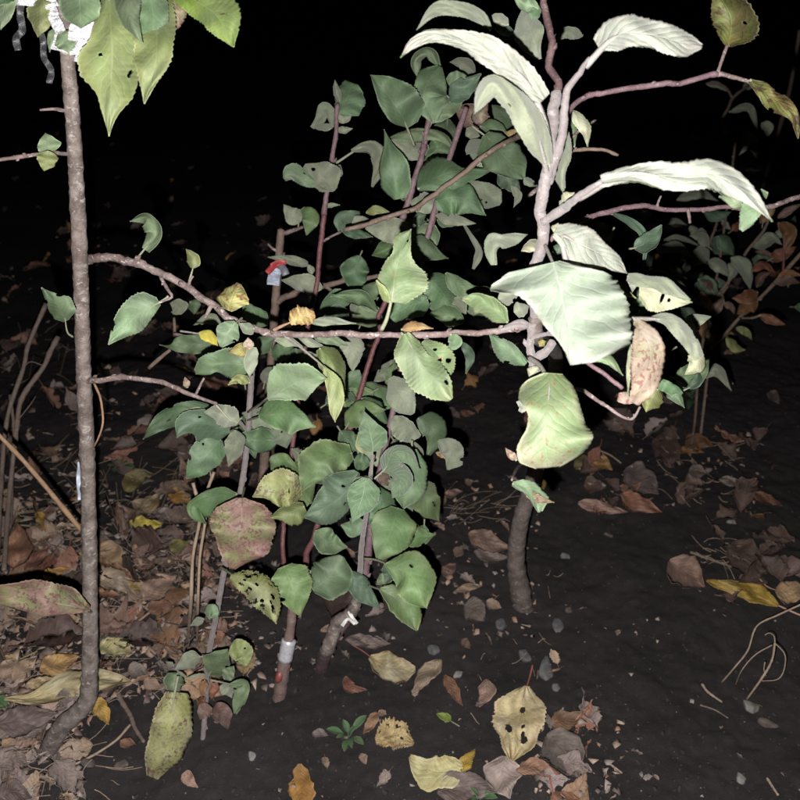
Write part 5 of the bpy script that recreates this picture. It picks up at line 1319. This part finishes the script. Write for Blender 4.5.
PATCH = (  # n, region of the photograph (x0,x1,y0,y1), label, group, materials, scale
    (84, (-15, 215, 515, 700), 'dead leaf in the litter around the left trunk', 'brown leaves in the litter round the left trunk', None, (.8, 1.35)),
    (30, (-15, 75, 690, 815), 'dead leaf in the bottom left litter', 'leaves in the bottom left litter', (0, 2, 6, 9, 15, 1), (.6, 1.1)),
    (22, (75, 250, 575, 690), 'dead leaf between the left trunk and the thin sapling', 'leaves between left trunk and thin sapling', None, (.5, .9)),
    (26, (580, 770, 432, 520), 'dead leaf in the pile behind the foreground sapling', 'leaves in the dark pile at right', (4, 8, 13, 4, 3), (.7, 1.1)),  # mostly dark leaf colours, standing in for the flash falling off here
    (10, (700, 810, 540, 600), 'dead leaf near the right edge', 'dark leaves near the right edge', (4, 8, 13, 2), (.6, 1.0)),
    (5, (540, 610, 715, 810), 'dead leaf in the small pile at the bottom edge', 'leaves in the bottom pile', (0, 2, 3, 6), (.6, 1.0)),
    (14, (370, 520, 480, 620), 'leaf scrap left of the thick curved trunk', 'leaf scraps left of the thick trunk', (0, 1, 2, 6), (.35, .7)),
    (16, (210, 420, 470, 620), 'dead leaf on the soil under the middle saplings', 'leaves under the middle saplings', (4, 8, 13, 0), (.6, 1.0)),
    (14, (-15, 200, 440, 520), 'dead leaf at the far side of the left litter', 'leaves at the far side of the left litter', None, (.7, 1.1)),
    (16, (-20, 330, 300, 480), 'dimly lit leaf on the dark ground far behind', 'leaves on the far ground at left', None, (.7, 1.3)),
    (8, (330, 800, 260, 440), 'dimly lit leaf on the dark ground behind the saplings', 'leaves on the far ground at right', None, (.7, 1.2)),
    (12, (230, 560, 640, 800), 'small leaf scrap on the open soil in front', 'scraps on the open soil', (0, 1, 2, 6), (.22, .45)),
    (10, (560, 800, 610, 800), 'small leaf scrap on the bare soil at the lower right', 'scraps on bare soil lower right', (1, 2, 6), (.16, .32)),
)
CW = {'f_brown': 'medium brown', 'f_pale': 'pale brown', 'f_mauve': 'grey-brown', 'f_rust': 'rust-coloured', 'f_dark': 'dark brown', 'f_tan': 'tan'}
rr = np.random.RandomState(42)
for n, (x0, x1, y0, y1), lab, grp, ks, (s0, s1) in PATCH:
    for _ in range(n):
        i = ks[rr.randint(len(ks))] if ks else rr.randint(len(VAR))
        data, kd = VAR[i]
        o = bpy.data.objects.new('fallen_leaf', data); C.objects.link(o)
        gx, gy = rr.uniform(x0, x1), rr.uniform(y0, y1); p = G(gx, gy)
        o.location = (p[0], p[1], p[2] + rr.uniform(.004, .016))
        o.rotation_euler = (rr.normal(0, .32), rr.normal(0, .32), rr.uniform(0, 6.28))
        s = rr.uniform(s0, s1); o.scale = (s, s, s)
        q3 = ('left', 'middle', 'right')[min(2, int(3 * (gx - x0) / (x1 - x0)))]; q2 = 'back' if gy < (y0 + y1) / 2 else 'front'
        tag(o, ('' if s0 < .4 else ('large ' if s > (s0 + s1) / 2 else 'smaller ')) + CW[kd] + ' ' + lab + ', ' + q3 + ' ' + q2, 'leaf', grp)

# crumbled leaf bits too small and many to count
b = MB(); r = np.random.RandomState(91)
def bits(n, x0, x1, y0, y1, s0, s1, z1=.012):
    for _ in range(n):
        p = G(r.uniform(x0, x1), r.uniform(y0, y1), r.uniform(.001, z1)); s = r.uniform(s0, s1)
        k = r.randint(5, 8); a = np.sort(r.uniform(0, 6.28, k)); rad = s * r.uniform(.5, 1.1, k)
        A = r.normal(size=(3, 3)) * np.array([1, 1, .55]); q, _ = np.linalg.qr(A)
        nrm = np.array([r.normal(0, .45), r.normal(0, .45), 1.]); nrm /= np.linalg.norm(nrm)
        e1 = np.cross(nrm, [1, 0, 0.]); e1 /= np.linalg.norm(e1); e2 = np.cross(nrm, e1)
        ring = p + rad[:, None] * (np.cos(a)[:, None] * e1 + np.sin(a)[:, None] * e2) + nrm * (s * .25 * r.normal(size=(k, 1)))
        v = np.concatenate([[p + nrm * s * .15], ring, ring - nrm * .0005])
        fs = [(0, 1 + i, 1 + (i + 1) % k) for i in range(k)] + [(1 + i, 1 + k + i, 1 + k + (i + 1) % k, 1 + (i + 1) % k) for i in range(k)]
        b.add(v, fs, int(r.choice([0, 1, 1, 2, 3, 4, 4, 0])))
bits(750, -20, 215, 490, 700, .004, .013, .012); bits(160, -20, 90, 690, 820, .003, .011); bits(60, 580, 770, 430, 505, .003, .009)
bits(120, 200, 300, 560, 690, .003, .010); bits(140, 370, 540, 480, 640, .002, .008); bits(50, 535, 620, 710, 810, .003, .008); bits(60, 230, 800, 600, 810, .0012, .004)
bits(200, -30, 330, 230, 500, .004, .012); bits(500, -20, 215, 490, 700, .0015, .005, .012)
tag(b.build('leaf_crumbs', [LM['f_brown'], LM['f_mauve'], LM['f_pale'], LM['f_rust'], LM['f_dark']]), 'crumbled dead leaf bits spread among the litter', 'leaf litter', kind='stuff')

fb = MB(); r = np.random.RandomState(55)
fk = ['f_mauve', 'f_rust', 'f_dark', 'f_amber', 'f_dark']
for _ in range(230):
    if r.rand() < .72: x_, y_ = r.uniform(-30, 340), 130 + 350 * r.rand() ** .8
    else: x_, y_ = r.uniform(340, 820), r.uniform(170, 430)
    me_ = VAR[r.randint(len(VAR))][0]
    co = np.zeros(len(me_.vertices) * 3); me_.vertices.foreach_get('co', co); co = co.reshape(-1, 3)
    a_, b_, c_ = r.normal(0, .35), r.normal(0, .35), r.uniform(0, 6.28)
    from mathutils import Euler
    M = np.array(Euler((a_, b_, c_)).to_matrix()); p = G(x_, y_, r.uniform(.006, .02))
    fb.add(co @ M.T * r.uniform(.6, 1.2) + p, [tuple(q.vertices) for q in me_.polygons], int(r.choice([0, 1, 1, 2, 2, 2, 3, 4])))
tag(fb.build('far_leaf_litter', [LM[k] for k in fk]), 'dim scattered leaf litter on the dark ground far behind', 'leaf litter', kind='stuff')

# ================================================================== stones
def stone(cx, cy, wpx, hpx, mat, label, seed, px=True):
    r = np.random.RandomState(seed)
    d = gdepth(cx, cy); p = G(cx, cy)
    a, b_ = wpx * d / FPX * .5, hpx * d / FPX * .5 * 1.15
    import bmesh
    bm = bmesh.new(); bmesh.ops.create_icosphere(bm, subdivisions=3, radius=1)
    dirs = r.normal(size=(9, 3)); dirs /= np.linalg.norm(dirs, axis=1)[:, None]; cut = r.uniform(.42, .85, 9)
    for v in bm.verts:
        c = np.array(v.co)
        for q, k in zip(dirs, cut):
            s = c @ q
            if s > k: c = c - q * (s - k) * .9
        c *= 1 + .05 * math.sin(7 * c[0] + 3 * c[1] + seed)
        v.co = (c[0] * a, c[1] * b_, c[2] * min(a, b_) * .75)
    me = bpy.data.meshes.new('stone'); bm.to_mesh(me); bm.free()
    me.materials.append(mat)
    me.polygons.foreach_set('use_smooth', [True] * len(me.polygons))
    o = bpy.data.objects.new('stone', me); C.objects.link(o)
    o.location = (p[0], p[1], p[2] + min(a, b_) * .3); o.rotation_euler = (r.uniform(-.2, .2), r.uniform(-.2, .2), r.uniform(-.4, .4))
    return tag(o, label, 'stone')


stone(502, 626, 14, 15, STONE, 'rounded grey stone left of the thick trunk foot', 1)
stone(558, 628, 12, 19, STONE, 'upright oblong grey stone right of the thick trunk foot', 2)
stone(433, 652, 15, 13, STONE, 'grey stone right of the pale yellow leaf', 3)
stone(545, 670, 18, 27, STONE, 'largest angular grey stone above the holed tan leaf', 4)
stone(525, 657, 15, 14, STONE, 'dull flat stone beside the largest angular stone', 5)
stone(556, 688, 9, 10, STONE, 'small grey stone just below the largest angular stone', 6)
stone(458, 676, 14, 8, STONEP, 'flat pale stone above the small rust fragment', 7)
stone(251, 757, 10, 10, STONEP, 'small pale stone on the soil left of the waisted leaf', 8)
stone(750, 708, 18, 15, STONEP, 'pale stone below the dry forked stalks', 9)
stone(740, 779, 11, 13, STONEP, 'pale pebble near the bottom right', 10)
stone(641, 775, 6, 6, STONEP, 'tiny white pebble at the bottom', 11)
stone(732, 523, 13, 8, STONEP, 'flat pale stone alone on dark soil at right', 12)
stone(608, 536, 11, 8, STONEB, 'small brownish stone right of the thick trunk', 13)
stone(566, 557, 14, 10, STONE, 'dim grey stone beside the thick curved trunk', 14)
stone(569, 612, 10, 8, STONEB, 'small tan stone right of the thick trunk foot', 15)
stone(122, 766, 16, 11, STONEB, 'flat brownish stone below the bent trunk', 16)
stone(122, 766 - 0, 1, 1, STONEB, 'x', 17) if False else None
stone(89, 765, 19, 12, STONEB, 'oblong brownish stone near the bent trunk foot', 18)
stone(768, 765 - 40, 22, 14, STONEB, 'dark brown clod right of the pale stone', 19)
stone(457, 802 - 18, 5, 5, STONEP, 'tiny white pebble by the pale yellow leaf', 20)

# ================================================================== dry stalks and twigs
def stalk(name, pts, w0, w1, mat, label, cat, ground=(), subs=()):
    """dry stalk: list of (x, y, depth or None for lying on soil)"""
    q = []
    for x, y, d in pts:
        q.append(P(x, y, d) if d is not None else G(x, y, .005))
    q = np.array(q); n = max(14, 7 * len(q)); c = spline(q, n)
    dd = (c - EYE) @ FWD; s = np.linspace(0, 1, n)
    rad = (w0 * (1 - s) + w1 * s) * .5 * dd / FPX
    r = np.random.RandomState(int(abs(pts[0][0] * 31 + pts[0][1])) % 9999)
    rad = rad * (1 + .12 * r.normal(size=n).clip(-1, 1.6))
    if not subs:
        b = MB(); b.tube(c, rad, 8)
        return tag(b.build(name, BK[mat], None, c[0]), label, cat)
    t = thing(name, c[0], label, cat)
    b = MB(); b.tube(c, rad, 8); b.build('stem', BK[mat], t, c[0])
    for sp in subs:
        q = np.array([P(x, y, d) if d is not None else G(x, y, .005) for x, y, d in sp]); cc = spline(q, 5 * len(q))
        b = MB(); b.tube(cc, np.linspace(.0008, .0005, len(cc)), 7); b.build('side_twig', BK[mat], t, cc[0])
    return t


stalk('dry_stick', [(-6, 430, .86), (30, 468, .87), (82, 531, .90)], 4.5, 5, 'stick', 'straight brown stick slanting down to the left trunk', 'stick')
stalk('dead_stalk', [(46, 304, 1.30), (28, 346, 1.28), (24, 366, 1.27), (8, 415, 1.25), (2, 470, 1.22), (-3, 560, 1.1)], 4, 5, 'dead', 'tall dead stalk with kinked top at the left edge', 'stalk')
stalk('dead_stalk', [(58, 337, 1.28), (50, 352, 1.27), (44, 366, 1.26), (22, 398, 1.25), (17, 425, 1.24), (9, 500, 1.2), (4, 570, 1.1)], 5, 5, 'dead', 'dead stalk with hooked top left of the trunk', 'stalk',
      subs=[[(44, 366, 1.26), (30, 362, 1.25), (20, 372, 1.24)], [(18, 420, 1.24), (30, 405, 1.24), (36, 396, 1.25)]])
stalk('dead_stalk', [(10, 395, 1.3), (14, 430, 1.28), (12, 480, 1.25), (10, 540, None)], 3, 4, 'dead', 'short dead stalk between the two kinked ones', 'stalk')
stalk('dry_stalk', [(193, 483, .97), (200, 515, .97), (193, 556, .98), (191, 600, .99), (188, 640, None)], 3.5, 3.5, 'straw', 'tan dry stalk with bent middle left of the red-mottled leaf', 'stalk')
stalk('dry_stalk', [(214, 472, .98), (207, 493, .975), (205, 523, .975), (200, 556, .98), (198, 600, .985), (197, 640, None)], 3, 3, 'straw', 'tan dry stalk with forked tip beside the red-mottled leaf', 'stalk',
      subs=[[(207, 493, .975), (211, 481, .97), (210, 470, .97)]])
stalk('dry_twig', [(802, 604, 1.02), (778, 615, 1.03), (757, 626, 1.04), (748, 650, 1.03), (735, 667, 1.02), (722, 682, None)], 1.8, 1.6, 'straw', 'long bent straw-coloured twig at the right edge', 'twig')
stalk('dry_twig', [(775, 643, 1.0), (772, 660, 1.0), (762, 678, .995), (747, 699, None)], 2.3, 2.0, 'straw', 'forked straw-coloured twig arching above the pale stone', 'twig',
      subs=[[(775, 643, 1.0), (785, 655, 1.0), (784, 670, 1.0), (778, 679, 1.0), (762, 681, 1.0)], [(772, 645, 1.0), (755, 655, 1.0), (742, 670, 1.0), (735, 686, None)],
            [(775, 643, 1.0), (774, 636, 1.0), (769, 633, 1.0), (765, 635, 1.0)], [(765, 662, 1.0), (764, 670, 1.0), (766, 676, 1.0)]])
stalk('dry_twig', [(702, 684, None), (708, 692, None), (722, 702, None)], 3, 2, 'straw', 'tiny broken straw on bare soil at right', 'twig')
stalk('dry_twig', [(700, 705, None), (715, 710, None), (728, 718, None)], 1.8, 1.5, 'dead', 'thin grey straw bit below the tiny broken straw', 'twig')
stalk('dry_twig', [(610, 764, None), (622, 773, None)], 2.5, 2, 'straw', 'short pale straw near the bottom', 'twig')
stalk('dry_twig', [(767, 778, None), (778, 795, None)], 3, 2.5, 'straw', 'short tan straw at the bottom right', 'twig')
stalk('dry_twig', [(48, 772, None), (80, 762, None), (114, 742, None), (130, 725, None)], 2.2, 2.6, 'straw', 'thin pale twig running right from the bent trunk foot', 'twig')
stalk('dry_twig', [(-5, 778, None), (30, 777, None), (48, 778, None), (68, 783, None)], 2, 2, 'straw', 'thin straw lying at the bottom left', 'twig')
stalk('dry_twig', [(40, 775, None), (50, 781, None), (61, 784, None)], 4, 4, 'dead', 'short grey twig below the bent trunk foot', 'twig')
stalk('dry_twig', [(116, 690, None), (122, 702, None), (130, 715, None), (135, 728, None), (144, 742, None)], 5.5, 3.5, 'dead', 'grey bent twig right of the left trunk foot', 'twig')
stalk('dry_twig', [(117, 638, None), (130, 628, None), (150, 612, None)], 2, 2.4, 'straw', 'straight pale stalk rising from the crumpled pale yellow leaf', 'twig')
stalk('dry_twig', [(97, 590, None), (120, 596, None), (136, 602, None), (150, 611, None)], 1.8, 2.4, 'straw', 'pale stalk meeting the straight one on the litter', 'twig')
stalk('dry_twig', [(20, 525, None), (42, 527, None), (66, 528, None)], 1.6, 1.4, 'straw', 'thin pale grass blade behind the straight stick', 'twig')
stalk('dry_twig', [(45, 515, None), (62, 507, None), (78, 501, None)], 1.6, 1.4, 'straw', 'thin grass blade crossing behind the left trunk', 'twig')
stalk('dry_twig', [(0, 690, None), (25, 693, None), (50, 692, None)], 8, 6, 'dead', 'thick dark strip at the left edge by the yellow leaf', 'stick')  # dark strip built as a tube lying on the soil
stalk('dry_twig', [(690, 552, None), (712, 560, None), (735, 568, None)], 3, 2.2, 'dead', 'short grey twig beside the dark brown leaf', 'twig')
stalk('dry_twig', [(598, 450, None), (610, 455, None), (621, 463, None)], 1.8, 1.4, 'straw', 'fine twig above the amber leaf', 'twig')
stalk('dry_twig', [(716, 367, 1.5), (725, 376, 1.48), (733, 384, 1.46)], 2, 1.6, 'straw', 'short pale straight twig under the orange leaves', 'twig')

# loose straw and root fibres that cannot be counted
b = MB(); r = np.random.RandomState(77)
def strands(n, x0, x1, y0, y1, ang, spread, l0, l1, rad):
    for _ in range(n):
        x, y = r.uniform(x0, x1), r.uniform(y0, y1); a = ang + r.normal(0, spread); l = r.uniform(l0, l1)
        pts = []
        for s in np.linspace(0, 1, 5):
            pts.append(G(x + math.cos(a) * l * s, y + math.sin(a) * l * s + 3 * math.sin(3 * s + a * 9), .004 + r.uniform(0, .006)))
        b.tube(np.array(pts), rad * r.uniform(.6, 1.2), 4, cap=False)
strands(22, 425, 500, 500, 522, -.25, .35, 8, 40, .0004)
strands(280, -15, 205, 465, 700, -.2, .8, 8, 55, .00055); strands(40, -10, 120, 690, 800, -.1, .6, 8, 40, .0006)
strands(26, 650, 730, 440, 500, .2, .4, 10, 30, .0007)
strands(30, 0, 100, 330, 480, .3, .9, 6, 26, .0008)
strands(16, 690, 730, 535, 570, .4, .4, 8, 26, .0006)
strands(20, 470, 560, 560, 760, .3, 1.2, 4, 16, .0005)
tag(b.build('loose_straw', BK['straw']), 'fine loose straw and root fibres on the soil', 'straw', kind='stuff')

# ================================================================== weed seedlings
def weed(cx, cy, leaves, label, size=1.0):
    base = G(cx, cy)
    t = thing('weed_seedling', base, label, 'weed', 'weed seedlings')
    r = np.random.RandomState(int(cx))
    for (dx, dy, tx, ty, w) in leaves:
        n, nv = 12, 7
        p0 = G(cx, cy, .003); p1 = G(tx, ty, .012 + .01 * r.rand())
        L_ = np.linalg.norm(p1 - p0); ax = (p1 - p0) / L_
        sd = np.cross(ax, [0, 0, 1.]); sd /= np.linalg.norm(sd); up = np.cross(sd, ax)
        T_, V_ = np.meshgrid(np.linspace(0, 1, n), np.linspace(-1, 1, nv), indexing='ij')
        prof = np.interp(T_, [0, .3, .45, .65, .85, 1], [.08, .14, .7, 1, .75, .02]); hw = prof * w * gdepth(cx, cy) / FPX * .5
        W = p0 + T_[..., None] * (p1 - p0) + (V_ * hw)[..., None] * sd + (.25 * V_ ** 2 * hw + .12 * L_ * np.sin(3.1 * T_))[..., None] * up
        nn = np.cross(np.gradient(W, axis=0), np.gradient(W, axis=1)); nn /= np.linalg.norm(nn, axis=2)[..., None] + 1e-12
        top = W.reshape(-1, 3); bot = (W - nn * .0004).reshape(-1, 3); N0 = len(top); idx = np.arange(N0).reshape(n, nv); fs = []
        for a in range(n - 1):
            for c in range(nv - 1):
                q = (idx[a, c], idx[a + 1, c], idx[a + 1, c + 1], idx[a, c + 1]); fs.append(q); fs.append(tuple(k + N0 for k in reversed(q)))
            for c in (0, nv - 1): fs.append((idx[a, c], idx[a + 1, c], idx[a + 1, c] + N0, idx[a, c] + N0))
        b = MB(); uv = np.stack([T_, V_ * .5 + .5], -1).reshape(-1, 2)
        b.add(np.concatenate([top, bot]), fs, 0, np.concatenate([uv, uv])); b.build('leaf', WEED, t, p0)
    return t


weed(349, 738, [(0, 0, 326, 729, 9), (0, 0, 343, 719, 8), (0, 0, 367, 715, 9), (0, 0, 344, 752, 8), (0, 0, 356, 727, 7), (0, 0, 364, 745, 8), (0, 0, 336, 738, 6), (0, 0, 352, 749, 6)],
     'small weed seedling with a rosette of narrow green leaves on open soil')
weed(480, 800, [(0, 0, 470, 788, 7), (0, 0, 472, 800, 8), (0, 0, 498, 798, 8), (0, 0, 488, 790, 6)], 'tiny weed seedling cut off by the bottom edge')
weed(120, 468, [(0, 0, 108, 466, 8), (0, 0, 116, 460, 8), (0, 0, 128, 462, 8), (0, 0, 135, 468, 7), (0, 0, 114, 472, 7)], 'dim grey-green weed tuft right of the left trunk')
weed(692, 400, [(0, 0, 685, 392, 6), (0, 0, 692, 386, 6), (0, 0, 700, 394, 6), (0, 0, 688, 410, 6), (0, 0, 697, 408, 5)], 'faint weed tuft below the orange-leaved sapling')

# thin garden cane barely visible in the dark
stalk('garden_cane', [(800, 30, 2.6), (790, 88, 2.75), (776, 140, 2.95), (762, 190, None)], 4, 4, 'dead', 'faint slanting garden cane in the dark at upper right', 'cane')

# each leaf is carried by the branch or shoot it grows on (leaves that grow straight from a trunk stay with the tree)
for T, ob, at, org in LEAVES:
    best = min(((float(np.min(np.linalg.norm(W - at, axis=1))), k) for k, (bo, W) in enumerate(BRANCHES[T])), key=lambda e: e[0])
    bo, W = BRANCHES[T][best[1]]
    if bo.name.split('.')[0] == 'trunk' or best[0] > .15: continue
    ob.parent = bo; ob.location = tuple(np.asarray(org) - W[0])

# ------------------------------------------------------------------ render settings
scene.render.engine = 'CYCLES'
scene.cycles.max_bounces = 5
scene.cycles.diffuse_bounces = 3
scene.cycles.transmission_bounces = 3
